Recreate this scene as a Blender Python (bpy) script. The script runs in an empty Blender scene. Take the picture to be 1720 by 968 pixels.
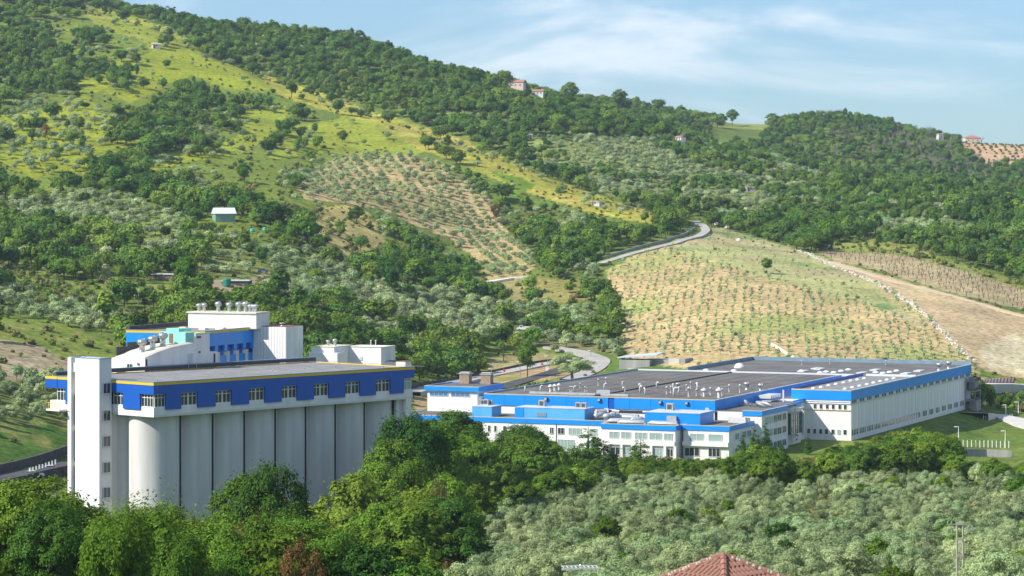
import bpy, math, random
import numpy as np
from mathutils import Vector, Matrix, Quaternion
R = random.Random(7)
NR = np.random.RandomState(11)
SC = bpy.context.scene
COL = SC.collection

# ------------------------------------------------------------------ camera, sky, sun, exposure
F = 4900.0; CX = 860.0; HY = 330.0; HC = 62.0          # focal length and horizon in photo pixels, eye height
cam = bpy.data.cameras.new('camera')
cam.sensor_width = 36.0; cam.lens = 36.0 * F / 1720.0
cam.shift_y = -(484.0 - HY) / 1720.0
cam.clip_start = 1.0; cam.clip_end = 40000.0
camo = bpy.data.objects.new('camera', cam); COL.objects.link(camo)
camo.location = (0, 0, HC); camo.rotation_euler = (math.radians(90), 0, 0)
SC.camera = camo
SC.view_settings.view_transform = 'Standard'; SC.view_settings.look = 'None'
SC.view_settings.gamma = 1.0; SC.view_settings.exposure = 0.55
SUN = Vector((-0.925, -0.38, 0.87)).normalized()
sun = bpy.data.lights.new('sun', 'SUN'); sun.energy = 4.7; sun.angle = math.radians(0.53); sun.color = (1.0, 0.945, 0.85)
suno = bpy.data.objects.new('sun', sun); COL.objects.link(suno)
suno.rotation_euler = SUN.to_track_quat('Z', 'Y').to_euler(); suno.location = (-200, -60, 300)
W = bpy.data.worlds.new('World'); SC.world = W; W.use_nodes = True
wn = W.node_tree.nodes; wl = W.node_tree.links; wn.clear()
def N(nt, t, loc=None, **kw):
    n = nt.nodes.new(t)
    for k, v in kw.items(): setattr(n, k, v)
    return n
nt = W.node_tree
sky = N(nt, 'ShaderNodeTexSky', sky_type='NISHITA', sun_disc=False)
sky.sun_elevation = math.asin(SUN.z); sky.sun_rotation = math.atan2(SUN.x, SUN.y)
sky.altitude = 200; sky.air_density = 1.0; sky.dust_density = 0.3; sky.ozone_density = 2.5
bg = N(nt, 'ShaderNodeBackground'); bg.inputs['Strength'].default_value = 0.10
tc = N(nt, 'ShaderNodeTexCoord')
# thin clouds: noise over the sky direction, stretched sideways
mp = N(nt, 'ShaderNodeMapping'); mp.inputs['Scale'].default_value = (4.2, 4.2, 16.0); mp.inputs['Location'].default_value = (3.94, 1.4, 3.3)
n1 = N(nt, 'ShaderNodeTexNoise'); n1.inputs['Scale'].default_value = 1.7; n1.inputs['Detail'].default_value = 8; n1.inputs['Roughness'].default_value = 0.6
n1.inputs['Distortion'].default_value = 0.5
cr = N(nt, 'ShaderNodeMapRange'); cr.inputs['From Min'].default_value = 0.44; cr.inputs['From Max'].default_value = 0.70; cr.interpolation_type = 'SMOOTHSTEP'
mx = N(nt, 'ShaderNodeMix', data_type='RGBA'); mx.inputs['B'].default_value = (6.8, 7.5, 8.1, 1)
mu = N(nt, 'ShaderNodeMath', operation='MULTIPLY'); mu.inputs[1].default_value = 0.8
ad = N(nt, 'ShaderNodeMath', operation='ADD'); ad.inputs[1].default_value = 0.09
tint = N(nt, 'ShaderNodeMix', data_type='RGBA', blend_type='MULTIPLY'); tint.inputs[0].default_value = 1.0; tint.inputs['B'].default_value = (0.52, 0.745, 1.0, 1)
wl.new(tc.outputs['Generated'], mp.inputs['Vector']); wl.new(mp.outputs[0], n1.inputs['Vector'])
wl.new(n1.outputs['Fac'], cr.inputs['Value']); wl.new(cr.outputs[0], mu.inputs[0]); wl.new(mu.outputs[0], ad.inputs[0])
wl.new(ad.outputs[0], mx.inputs['Factor'])
wl.new(sky.outputs[0], tint.inputs['A']); wl.new(tint.outputs['Result'], mx.inputs['A'])
wl.new(mx.outputs['Result'], bg.inputs['Color'])
out = N(nt, 'ShaderNodeOutputWorld'); wl.new(bg.outputs[0], out.inputs['Surface'])

# ------------------------------------------------------------------ terrain height as a lofted set of contour lines
PXG = np.arange(-1800, 3800, 20.0)
def lut(tab, smooth=40.0):
    k = sorted(tab); v = np.interp(PXG, k, [tab[a] for a in k])
    t = np.arange(-6, 7) * 20.0; g = np.exp(-(t / smooth) ** 2 / 2); g /= g.sum()
    vp = np.concatenate([np.full(6, v[0]), v, np.full(6, v[-1])])
    return np.convolve(vp, g, 'valid')
def rz(D, z):
    D = D if isinstance(D, dict) else {0: D}
    z = z if isinstance(z, dict) else {0: z}
    return lut(D), lut(z)
def rp(D, py):
    d, p = rz(D, py); return d, HC - (p - HY) / F * d
ROWS = [
 rz(1, 60.3), rz(15, 59.6), rz(60, 51.5), rz(120, 41.5), rz(200, 31.5),
 rz(300, {-200: 21, 0: 17, 400: 14, 700: 17, 900: 20, 1200: 21}),
 rz(400, {-500: 14, -100: 6, 0: 2, 450: 1, 560: 4, 650: 9, 760: 11, 900: 12, 1100: 13}),
 rz(500, {-500: 12, -100: 3, 0: 0, 650: 0, 700: 4, 760: 6, 1000: 7, 1720: 7.5}),
 rz(600, {-500: 20, -100: 10, 0: 5.7, 60: 4, 150: .5, 300: 0, 700: 0, 850: 1, 1000: 2.5, 1720: 2.5}),
 rz(680, {-500: 28, -100: 18, 0: 13, 100: 9, 200: 6, 300: 3, 500: 1, 650: 0, 1540: 0, 1600: -3.5}),
 rz(800, {-500: 38, 0: 24, 100: 21, 200: 18, 300: 15, 400: 11, 500: 6, 600: 3, 700: .5, 750: 0, 1540: 0, 1600: -4, 1720: -4, 2200: 0}),
 rz(930, {-500: 45, 0: 33, 200: 29, 300: 28, 400: 24, 500: 19, 600: 13, 700: 3, 800: 1, 900: 2, 1000: 3, 1100: 4, 1200: 6, 1400: 7, 1600: 4, 1650: -1, 1720: -2}),
 rz(1080, {-500: 58, 0: 44, 200: 40, 400: 37.8, 500: 31, 600: 24.5, 700: 20, 800: 14.6, 900: 11, 1000: 11, 1100: 15, 1200: 20, 1400: 20, 1600: 19, 1720: 14}),
 rz(1250, {-500: 80, 0: 63, 200: 62, 400: 60.7, 500: 58, 600: 46.7, 700: 34, 800: 31.4, 900: 34, 1000: 37.8, 1200: 39, 1400: 32.7, 1600: 31.4, 1720: 25}),
 rz(1400, {-500: 105, 0: 87, 200: 85, 400: 79, 500: 73, 600: 67.7, 700: 62, 800: 50.6, 900: 50, 1000: 56, 1100: 52, 1170: 49.5, 1200: 46, 1400: 42.5, 1600: 43, 1720: 38}),
 rp({0: 1720, 200: 1700, 400: 1620, 600: 1550, 800: 1490, 1000: 1435, 1200: 1460, 1720: 1475},
    {0: 110, 200: 120, 400: 190, 600: 248, 700: 264, 800: 290, 900: 322, 1000: 342, 1100: 362, 1200: 372, 1400: 380, 1600: 376, 1720: 380}),
 rp({0: 2050, 200: 1950, 300: 1880, 430: 1800, 600: 1700, 750: 1620, 820: 1590, 900: 1540, 1000: 1480, 1200: 1510, 1720: 1550},
    {0: -30, 100: 0, 200: 28, 300: 66, 430: 124, 600: 188, 750: 233, 820: 262, 900: 298, 1000: 338, 1100: 352, 1200: 352, 1400: 352, 1720: 356}),
 rp({0: 2120, 200: 2020, 300: 1950, 430: 1870, 600: 1770, 750: 1690, 820: 1660, 900: 1610, 1000: 1550, 1200: 1590, 1720: 1640},
    {0: -24, 100: 6, 200: 34, 300: 72, 430: 130, 600: 192, 750: 236, 820: 262, 900: 294, 1000: 318, 1100: 326, 1200: 330, 1400: 336, 1720: 345}),
 rp({0: 2220, 200: 2110, 300: 2030, 430: 1960, 600: 1870, 750: 1800, 900: 1750, 1000: 1720, 1200: 1750, 1720: 1790},
    {0: -50, 200: 22, 300: 44, 430: 96, 600: 135, 750: 175, 900: 215, 1000: 246, 1100: 262, 1200: 274, 1300: 291, 1400: 313, 1600: 332, 1720: 340}),
 rp({0: 2360, 200: 2240, 300: 2160, 430: 2110, 600: 2060, 750: 2020, 1000: 2000, 1720: 2010},
    {0: -75, 110: -8, 200: 20, 300: 44, 430: 60, 530: 62, 600: 76, 700: 116, 800: 136, 860: 148, 900: 158, 1000: 198, 1100: 222, 1200: 245, 1290: 268, 1400: 300, 1600: 322, 1720: 330}),
 rp({0: 2540, 300: 2300, 600: 2220, 1000: 2180, 1720: 2200},
    {0: -60, 150: 20, 300: 70, 530: 85, 700: 130, 800: 148, 860: 158, 900: 166, 1000: 203, 1100: 226, 1200: 248, 1290: 270, 1400: 302, 1600: 322, 1720: 332}),
 rp({0: 2700, 500: 2560, 1720: 2560},
    {0: -40, 430: 100, 700: 145, 860: 160, 920: 168, 1000: 170, 1050: 176, 1100: 186, 1170: 206, 1230: 211, 1290: 214, 1330: 206, 1380: 196, 1440: 198, 1500: 216, 1570: 234, 1600: 240, 1720: 246, 2200: 275}),
 rz(2850, 98), rz(3300, 70), rz(4500, 50), rz(14000, 45)]
RD = np.array([r[0] for r in ROWS]); RZ = np.array([r[1] for r in ROWS]); NK = len(ROWS)
for k in range(1, NK): RD[k] = np.maximum(RD[k], RD[k - 1] + 12)
SL = (RZ[1:] - RZ[:-1]) / (RD[1:] - RD[:-1])
TG = np.zeros_like(RZ)
TG[1:-1] = np.where(SL[1:] * SL[:-1] > 0, 2 * SL[1:] * SL[:-1] / (SL[1:] + SL[:-1] + 1e-12), 0)
def hsh(i, j, s):
    n = (i.astype(np.int64) * 374761393 + j.astype(np.int64) * 668265263 + s * 974634777) & 0xffffffff
    n = ((n ^ (n >> 13)) * 1274126177) & 0xffffffff
    return ((n ^ (n >> 16)) & 0xffff) / 65535.0
def vnoise(x, y, s=0):
    i = np.floor(x); j = np.floor(y); fx = x - i; fy = y - j
    fx = fx * fx * (3 - 2 * fx); fy = fy * fy * (3 - 2 * fy)
    return (hsh(i, j, s) * (1 - fx) + hsh(i + 1, j, s) * fx) * (1 - fy) + (hsh(i, j + 1, s) * (1 - fx) + hsh(i + 1, j + 1, s) * fx) * fy
def fbm(x, y, s=0, o=4):
    a = 0; w = 0.5
    for k in range(o): a = a + w * (vnoise(x, y, s + k) - .5); x = x * 2.03 + 7; y = y * 2.03 + 3; w *= .5
    return a
def frame_uv(fr, x, y):
    dx = x - fr[0]; dy = y - fr[1]; c, s = math.cos(fr[2]), math.sin(fr[2])
    return dx * c + dy * s, -dx * s + dy * c
def rect_w(fr, x, y, u0, u1, v0, v1, m):
    u, v = frame_uv(fr, x, y)
    d = np.maximum(np.maximum(u0 - u, u - u1), np.maximum(v0 - v, v - v1))
    return 1 - np.clip(d / m, 0, 1)
FA = (86.0, 739.5, -math.atan2(.387, .922)); SI = (-52.8, 430.0, math.atan2(.738, .675)); QB = (-52.8, 500.0, -math.atan2(.387, .922))
def H(x, y):
    x = np.atleast_1d(np.asarray(x, float)); y = np.atleast_1d(np.asarray(y, float))
    r = np.hypot(x, y); th = np.clip(np.arctan2(x, y), -.55, .55)
    D = np.where(np.abs(np.arctan2(x, y)) < .55, y, r * math.cos(.55)); D = np.maximum(D, 1.0)
    px = CX + F * np.tan(th)
    g = (px - PXG[0]) / 20.0; g = np.clip(g, 0, len(PXG) - 1.001); gi = g.astype(int); gf = g - gi
    z = np.full(x.shape, 60.3)
    rd = RD[:, gi] * (1 - gf) + RD[:, gi + 1] * gf
    for k in range(NK - 1):
        a = rd[k]; b = rd[k + 1]; m = (D >= a) & (D <= b) if k < NK - 2 else (D >= a)
        if not m.any(): continue
        zi = RZ[k, gi[m]] * (1 - gf[m]) + RZ[k, gi[m] + 1] * gf[m]; zj = RZ[k + 1, gi[m]] * (1 - gf[m]) + RZ[k + 1, gi[m] + 1] * gf[m]
        ti = TG[k, gi[m]]; tj = TG[k + 1, gi[m]]; h = (b - a)[m]; t = np.clip((D[m] - a[m]) / h, 0, 1)
        z[m] = (2 * t**3 - 3 * t**2 + 1) * zi + (t**3 - 2 * t**2 + t) * h * ti + (-2 * t**3 + 3 * t**2) * zj + (t**3 - t**2) * h * tj
    amp = np.clip((D - 640) / 500, 0, 1) * 7.0 * (1 - np.clip((px - 1000) / 200, 0, 1) * np.clip((1480 - D) / 100, 0, 1) * .8)
    z = z + amp * fbm(x / 90, y / 90, 3)
    z = z + 1.2 * np.clip((r - 60) / 100, 0, 1) * fbm(x / 18, y / 18, 9)
    w = np.maximum.reduce([rect_w(FA, x, y, -112, 1, -85, 135, 16), rect_w(SI, x, y, -6, 56, -3, 34, 9), rect_w(QB, x, y, -20, 45, -5, 32, 12)])
    z = z * (1 - w) + 0.0 * w
    return z
def px_of(x, y): return CX + F * x / y
def py_of(z, y): return HY + F * (HC - z) / y
def h1(x, y): return float(H(x, y)[0])
DM = np.concatenate([np.arange(230, 1500, 1.0), np.arange(1500, 2700, 2.0)])
def hit(px, py, dmin=230):
    d = DM[DM >= dmin]; x = (px - CX) / F * d; zr = HC - (py - HY) / F * d; g = H(x, d)
    k = np.argmax(g >= zr)
    if g[k] < zr[k]: k = int(np.argmin(zr - g))
    return float(x[k]), float(d[k]), float(g[k])

# ------------------------------------------------------------------ materials
MATS = {}
def base_mat(name):
    m = bpy.data.materials.new(name); m.use_nodes = True; nt = m.node_tree
    b = nt.nodes['Principled BSDF']; MATS[name] = m
    return m, nt, b
def mat(name, col, rough=.7, var=.12, scale=1.0, metal=0., bump=0., streak=0., spec=.3, dirt=None):
    m, nt, b = base_mat(name)
    b.inputs['Roughness'].default_value = rough; b.inputs['Metallic'].default_value = metal
    b.inputs['Specular IOR Level'].default_value = spec
    tc = N(nt, 'ShaderNodeTexCoord'); mp = N(nt, 'ShaderNodeMapping'); mp.inputs['Scale'].default_value = (scale, scale, scale * (.12 if streak else 1))
    no = N(nt, 'ShaderNodeTexNoise'); no.inputs['Scale'].default_value = 1.0; no.inputs['Detail'].default_value = 6; no.inputs['Roughness'].default_value = .6
    nt.links.new(tc.outputs['Object'], mp.inputs[0]); nt.links.new(mp.outputs[0], no.inputs['Vector'])
    mr = N(nt, 'ShaderNodeMapRange'); mr.inputs['From Min'].default_value = .3; mr.inputs['From Max'].default_value = .7
    nt.links.new(no.outputs['Fac'], mr.inputs['Value'])
    mix = N(nt, 'ShaderNodeMix', data_type='RGBA')
    d = dirt if dirt else tuple(c * (1 - 2 * var) for c in col)
    mix.inputs['A'].default_value = (*d, 1); mix.inputs['B'].default_value = (*[min(1, c * (1 + var * .5)) for c in col], 1)
    nt.links.new(mr.outputs[0], mix.inputs['Factor']); nt.links.new(mix.outputs['Result'], b.inputs['Base Color'])
    if bump:
        n2 = N(nt, 'ShaderNodeTexNoise'); n2.inputs['Scale'].default_value = scale * 6; bp = N(nt, 'ShaderNodeBump'); bp.inputs['Strength'].default_value = bump; bp.inputs['Distance'].default_value = .1
        nt.links.new(tc.outputs['Object'], n2.inputs['Vector']); nt.links.new(n2.outputs['Fac'], bp.inputs['Height']); nt.links.new(bp.outputs[0], b.inputs['Normal'])
    return m
mat('white_render', (.82, .81, .79), .85, .05, .5, streak=1, dirt=(.66, .65, .62))
mat('grey_render', (.66, .66, .64), .85, .05, .3, streak=1)
mat('silo_concrete', (.66, .65, .62), .8, .05, .4, streak=1, dirt=(.49, .48, .45))
mat('gallery_blue', (.004, .095, .46), .45, .06, .3, spec=.4)
mat('sky_blue', (.006, .27, .84), .4, .07, .3, spec=.4)
mat('pale_blue', (.10, .40, .74), .5, .08, .4)
mat('yellow_trim', (.78, .50, .02), .5, .05, .4)
mat('cream_trim', (.62, .50, .25), .5, .08, .4)
mat('blue_grey_trim', (.20, .30, .38), .5, .1, .4)
mat('light_trim', (.55, .60, .64), .5, .1, .4)
mat('roof_pale', (.255, .255, .26), .95, .12, .25, dirt=(.17, .167, .165))
mat('joint_grey', (.16, .155, .15), .9, .1, 1)
mat('roof_felt', (.155, .15, .142), .95, .18, .09, bump=.3, dirt=(.09, .087, .083))
mat('roof_cream', (.68, .64, .52), .9, .08, .5)
mat('roof_rust', (.26, .10, .07), .9, .2, .7)
mat('dark_joint', (.05, .05, .055), .9, .1, 1)
mat('parapet_dark', (.09, .085, .09), .9, .1, .5)
mat('teal_paint', (.25, .62, .52), .6, .06, .6)
mat('steel', (.55, .56, .57), .35, .1, 2, metal=.7)
mat('duct_steel', (.50, .53, .55), .5, .12, 1.2, metal=.3)
mat('white_metal', (.62, .62, .60), .5, .05, 2)
mat('window_frame', (.70, .72, .71), .5, .05, 1)
mat('skylight_plastic', (.66, .68, .69), .35, .05, 1)
mat('chimney_brick', (.36, .27, .20), .9, .2, 1.5, bump=.3)
mat('road_asphalt', (.42, .40, .365), .95, .12, .15)
mat('track_soil', (.56, .44, .30), .95, .1, .3)
mat('road_dark', (.08, .08, .085), .95, .2, .15)
mat('concrete_wall', (.34, .34, .32), .95, .18, .3, streak=1, bump=.2)
mat('pale_concrete', (.56, .55, .51), .9, .08, .3, streak=1)
mat('dark_stone', (.10, .09, .085), .95, .25, .5, bump=.4)
mat('timber_pale', (.42, .40, .35), .9, .15, 2)
mat('bark', (.13, .105, .08), .95, .25, 3, bump=.4)
mat('bark_grey', (.30, .27, .24), .95, .2, 3, bump=.3)
mat('roof_tile', (.33, .165, .12), .85, .18, 1.2, bump=.2)
mat('mortar', (.52, .46, .38), .95, .15, 3, bump=.4)
mat('house_cream', (.68, .58, .48), .9, .06, .4)
mat('house_pink', (.72, .56, .50), .9, .06, .4)
mat('tile_far', (.42, .20, .15), .9, .1, .8)
mat('door_brown', (.22, .12, .09), .7, .1, 2)
mat('green_metal', (.22, .36, .28), .6, .08, 1)
mat('car_white', (.80, .80, .80), .25, .02, 1, spec=.5)
mat('car_blue', (.10, .16, .28), .25, .02, 1, spec=.5)
mat('car_red', (.42, .03, .03), .25, .02, 1, spec=.5)
mat('rubber', (.03, .03, .03), .9, .1, 2)
mat('hydrant_red', (.55, .03, .02), .5, .05, 2)
mat('orange_soil', (.5, .3, .16), .95, .1, 1)
mat('barrier_red', (.60, .06, .05), .5, .05, 2)
mat('turquoise_plastic', (.05, .55, .50), .5, .05, 2)
mat('tarp_green', (.02, .22, .17), .6, .1, 2)
mat('stone_white', (.72, .68, .60), .95, .12, 1)
mat('lamp_white', (.85, .85, .82), .4, .03, 1)
m, nt, b = base_mat('glass'); b.inputs['Base Color'].default_value = (.035, .045, .05, 1); b.inputs['Roughness'].default_value = .08; b.inputs['Specular IOR Level'].default_value = .7
m, nt, b = base_mat('glass_pale'); b.inputs['Base Color'].default_value = (.30, .40, .37, 1); b.inputs['Roughness'].default_value = .15; b.inputs['Specular IOR Level'].default_value = .6
m, nt, b = base_mat('glass_green'); b.inputs['Base Color'].default_value = (.02, .06, .045, 1); b.inputs['Roughness'].default_value = .06; b.inputs['Specular IOR Level'].default_value = .8
m, nt, b = base_mat('glass_blue'); b.inputs['Base Color'].default_value = (.08, .20, .38, 1); b.inputs['Roughness'].default_value = .12; b.inputs['Specular IOR Level'].default_value = .6

def leaf_mat(name, col, col2, vary=.35, trans=.25, sheen=.0):
    m = bpy.data.materials.new(name); m.use_nodes = True; nt = m.node_tree; nt.nodes.clear(); MATS[name] = m
    oi = N(nt, 'ShaderNodeObjectInfo'); ge = N(nt, 'ShaderNodeNewGeometry')
    mix = N(nt, 'ShaderNodeMix', data_type='RGBA'); mix.inputs['A'].default_value = (*col, 1); mix.inputs['B'].default_value = (*col2, 1)
    no = N(nt, 'ShaderNodeTexNoise'); no.inputs['Scale'].default_value = .012; no.inputs['Detail'].default_value = 3
    nt.links.new(oi.outputs['Location'], no.inputs['Vector'])
    a = N(nt, 'ShaderNodeMath', operation='MULTIPLY_ADD'); a.inputs[1].default_value = 1.3; a.inputs[2].default_value = -.55
    nt.links.new(no.outputs['Fac'], a.inputs[0])
    a2 = N(nt, 'ShaderNodeMath', operation='MULTIPLY_ADD', use_clamp=True); a2.inputs[1].default_value = .8
    nt.links.new(oi.outputs['Random'], a2.inputs[0]); nt.links.new(a.outputs[0], a2.inputs[2]); nt.links.new(a2.outputs[0], mix.inputs['Factor'])
    v = N(nt, 'ShaderNodeMapRange'); v.inputs['To Min'].default_value = 1 - vary; v.inputs['To Max'].default_value = 1 + vary
    nt.links.new(ge.outputs['Random Per Island'], v.inputs['Value'])
    wn_ = N(nt, 'ShaderNodeTexWhiteNoise', noise_dimensions='1D'); nt.links.new(oi.outputs['Random'], wn_.inputs['W'])
    v2 = N(nt, 'ShaderNodeMapRange'); v2.inputs['To Min'].default_value = .68; v2.inputs['To Max'].default_value = 1.3
    nt.links.new(wn_.outputs['Value'], v2.inputs['Value'])
    mm = N(nt, 'ShaderNodeMath', operation='MULTIPLY'); nt.links.new(v.outputs[0], mm.inputs[0]); nt.links.new(v2.outputs[0], mm.inputs[1])
    sc = N(nt, 'ShaderNodeVectorMath', operation='SCALE'); nt.links.new(mix.outputs['Result'], sc.inputs[0]); nt.links.new(mm.outputs[0], sc.inputs['Scale'])
    d = N(nt, 'ShaderNodeBsdfDiffuse'); t = N(nt, 'ShaderNodeBsdfTranslucent'); ms = N(nt, 'ShaderNodeMixShader'); ms.inputs[0].default_value = trans
    nt.links.new(sc.outputs[0], d.inputs['Color']); nt.links.new(sc.outputs[0], t.inputs['Color'])
    nt.links.new(d.outputs[0], ms.inputs[1]); nt.links.new(t.outputs[0], ms.inputs[2])
    o = N(nt, 'ShaderNodeOutputMaterial'); nt.links.new(ms.outputs[0], o.inputs[0])
    return m
leaf_mat('leaf_broad', (.07, .165, .022), (.165, .25, .030))
leaf_mat('leaf_bright', (.11, .225, .025), (.20, .27, .035), trans=.35)
leaf_mat('leaf_dark', (.045, .12, .024), (.09, .165, .026))
leaf_mat('leaf_olive', (.22, .32, .15), (.40, .46, .22), vary=.40, trans=.22)
leaf_mat('leaf_young', (.32, .43, .24), (.38, .45, .22), vary=.35, trans=.2)
leaf_mat('leaf_far', (.082, .185, .036), (.20, .29, .046), vary=.4)
leaf_mat('leaf_scrub', (.16, .20, .055), (.27, .26, .10), vary=.4)
leaf_mat('leaf_rust', (.24, .12, .045), (.20, .17, .06), vary=.5)
leaf_mat('leaf_yellow', (.28, .28, .03), (.34, .27, .05), vary=.3)

# ------------------------------------------------------------------ mesh helpers
class MB:
    def __init__(s): s.v = []; s.f = []; s.m = []
    def poly(s, pts, mi=0):
        b = len(s.v); s.v += [tuple(p) for p in pts]; s.f.append(tuple(range(b, b + len(pts)))); s.m.append(mi)
    def box(s, x0, x1, y0, y1, z0, z1, mi=0):
        b = len(s.v); s.v += [(x0, y0, z0), (x1, y0, z0), (x1, y1, z0), (x0, y1, z0), (x0, y0, z1), (x1, y0, z1), (x1, y1, z1), (x0, y1, z1)]
        for q in ((0, 3, 2, 1), (4, 5, 6, 7), (0, 1, 5, 4), (1, 2, 6, 5), (2, 3, 7, 6), (3, 0, 4, 7)): s.f.append(tuple(b + i for i in q)); s.m.append(mi)
        return s
    def prism(s, pts, z0, z1, mi=0):                     # ccw footprint
        b = len(s.v); n = len(pts); s.v += [(x, y, z0) for x, y in pts] + [(x, y, z1) for x, y in pts]
        s.f.append(tuple(b + i for i in reversed(range(n)))); s.m.append(mi); s.f.append(tuple(b + n + i for i in range(n))); s.m.append(mi)
        for i in range(n): j = (i + 1) % n; s.f.append((b + i, b + j, b + n + j, b + n + i)); s.m.append(mi)
        return s
    def lathe(s, prof, n=16, cx=0, cy=0, mi=0, z=0):
        b = len(s.v)
        for r, h in prof:
            for i in range(n): a = 2 * math.pi * i / n; s.v.append((cx + r * math.cos(a), cy + r * math.sin(a), z + h))
        for k in range(len(prof) - 1):
            for i in range(n): j = (i + 1) % n; s.f.append((b + k * n + i, b + k * n + j, b + (k + 1) * n + j, b + (k + 1) * n + i)); s.m.append(mi)
        s.poly([s.v[b + i] for i in reversed(range(n))], mi); s.poly([s.v[b + (len(prof) - 1) * n + i] for i in range(n)], mi)   # caps keep their own corners
        return s
    def tube(s, pts, r, n=6, mi=0, r2=None):
        b = len(s.v); L = len(pts); r2 = r if r2 is None else r2
        for k, p in enumerate(pts):
            p = Vector(p); d = (Vector(pts[min(k + 1, L - 1)]) - Vector(pts[max(k - 1, 0)])).normalized()
            a = d.orthogonal().normalized(); c = d.cross(a); rr = r + (r2 - r) * k / (L - 1)
            for i in range(n): t = 2 * math.pi * i / n; s.v.append(tuple(p + a * (rr * math.cos(t)) + c * (rr * math.sin(t))))
        for k in range(L - 1):
            for i in range(n): j = (i + 1) % n; s.f.append((b + k * n + i, b + k * n + j, b + (k + 1) * n + j, b + (k + 1) * n + i)); s.m.append(mi)
        s.f.append(tuple(b + i for i in reversed(range(n)))); s.m.append(mi); s.f.append(tuple(b + (L - 1) * n + i for i in range(n))); s.m.append(mi)
        return s
    def mesh(s, name, mats, smooth=False):
        me = bpy.data.meshes.new(name); me.from_pydata(s.v, [], s.f)
        for m in (mats if isinstance(mats, (list, tuple)) else [mats]): me.materials.append(MATS[m])
        me.polygons.foreach_set('material_index', s.m)
        if smooth: me.polygons.foreach_set('use_smooth', [True] * len(s.f))
        me.update(); return me
    def build(s, name, mats, parent=None, smooth=False, loc=None, kind=None):
        return link(name, s.mesh(name, mats, smooth), parent, loc, kind)
def link(name, me, parent=None, loc=None, kind=None, rz=None, scale=None):
    o = bpy.data.objects.new(name, me); COL.objects.link(o)
    if parent is not None: o.parent = parent
    if loc is not None: o.location = loc
    if rz is not None: o.rotation_euler = (0, 0, rz)
    if scale is not None: o.scale = scale if isinstance(scale, (tuple, list)) else (scale,) * 3
    if kind: o['kind'] = kind
    return o
def tag(o, label=None, cat=None, group=None, kind=None):
    if label: o['label'] = label
    if cat: o['category'] = cat
    if group: o['group'] = group
    if kind: o['kind'] = kind
    return o
def thing(name, loc, rz, label, cat, group=None, scale=None):
    o = link(name, None, None, loc, None, rz, scale); o.empty_display_size = .5
    return tag(o, label, cat, group)
def copy_tree(o, loc, rz=None, label=None, scale=None, group=None):
    c = o.copy(); COL.objects.link(c); c.location = loc
    if rz is not None: c.rotation_euler = (0, 0, rz)
    if scale is not None: c.scale = scale if isinstance(scale, (tuple, list)) else (scale,) * 3
    if label: c['label'] = label
    if group: c['group'] = group
    for ch in KIDS.get(o.name, ()):
        k = ch.copy(); COL.objects.link(k); k.parent = c
        for g in KIDS.get(ch.name, ()):
            q = g.copy(); COL.objects.link(q); q.parent = k
    return c
KIDS = {}
def kids(o, *ch): KIDS[o.name] = list(ch); return o
class Fr:                                                # a building's own axes; finds positions along a facade from where they show
    def __init__(s, fr): s.x, s.y, s.a = fr; s.c = math.cos(fr[2]); s.s = math.sin(fr[2])
    def w(s, u, v): return s.x + u * s.c - v * s.s, s.y + u * s.s + v * s.c
    def u_at(s, px, v):
        k = (px - CX) / F; x0, y0 = s.w(0, v); return (k * y0 - x0) / (s.c - k * s.s)
    def v_at(s, px, u):
        k = (px - CX) / F; x0, y0 = s.w(u, 0); return (k * y0 - x0) / (-s.s - k * s.c)
    def z_at(s, py, u, v): return HC - (py - HY) / F * s.w(u, v)[1]
    def top(s, px, py, z):
        D = (HC - z) * F / (py - HY); X = (px - CX) / F * D; return frame_uv((s.x, s.y, s.a), X, D)
HAZE = 0.00006
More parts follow.
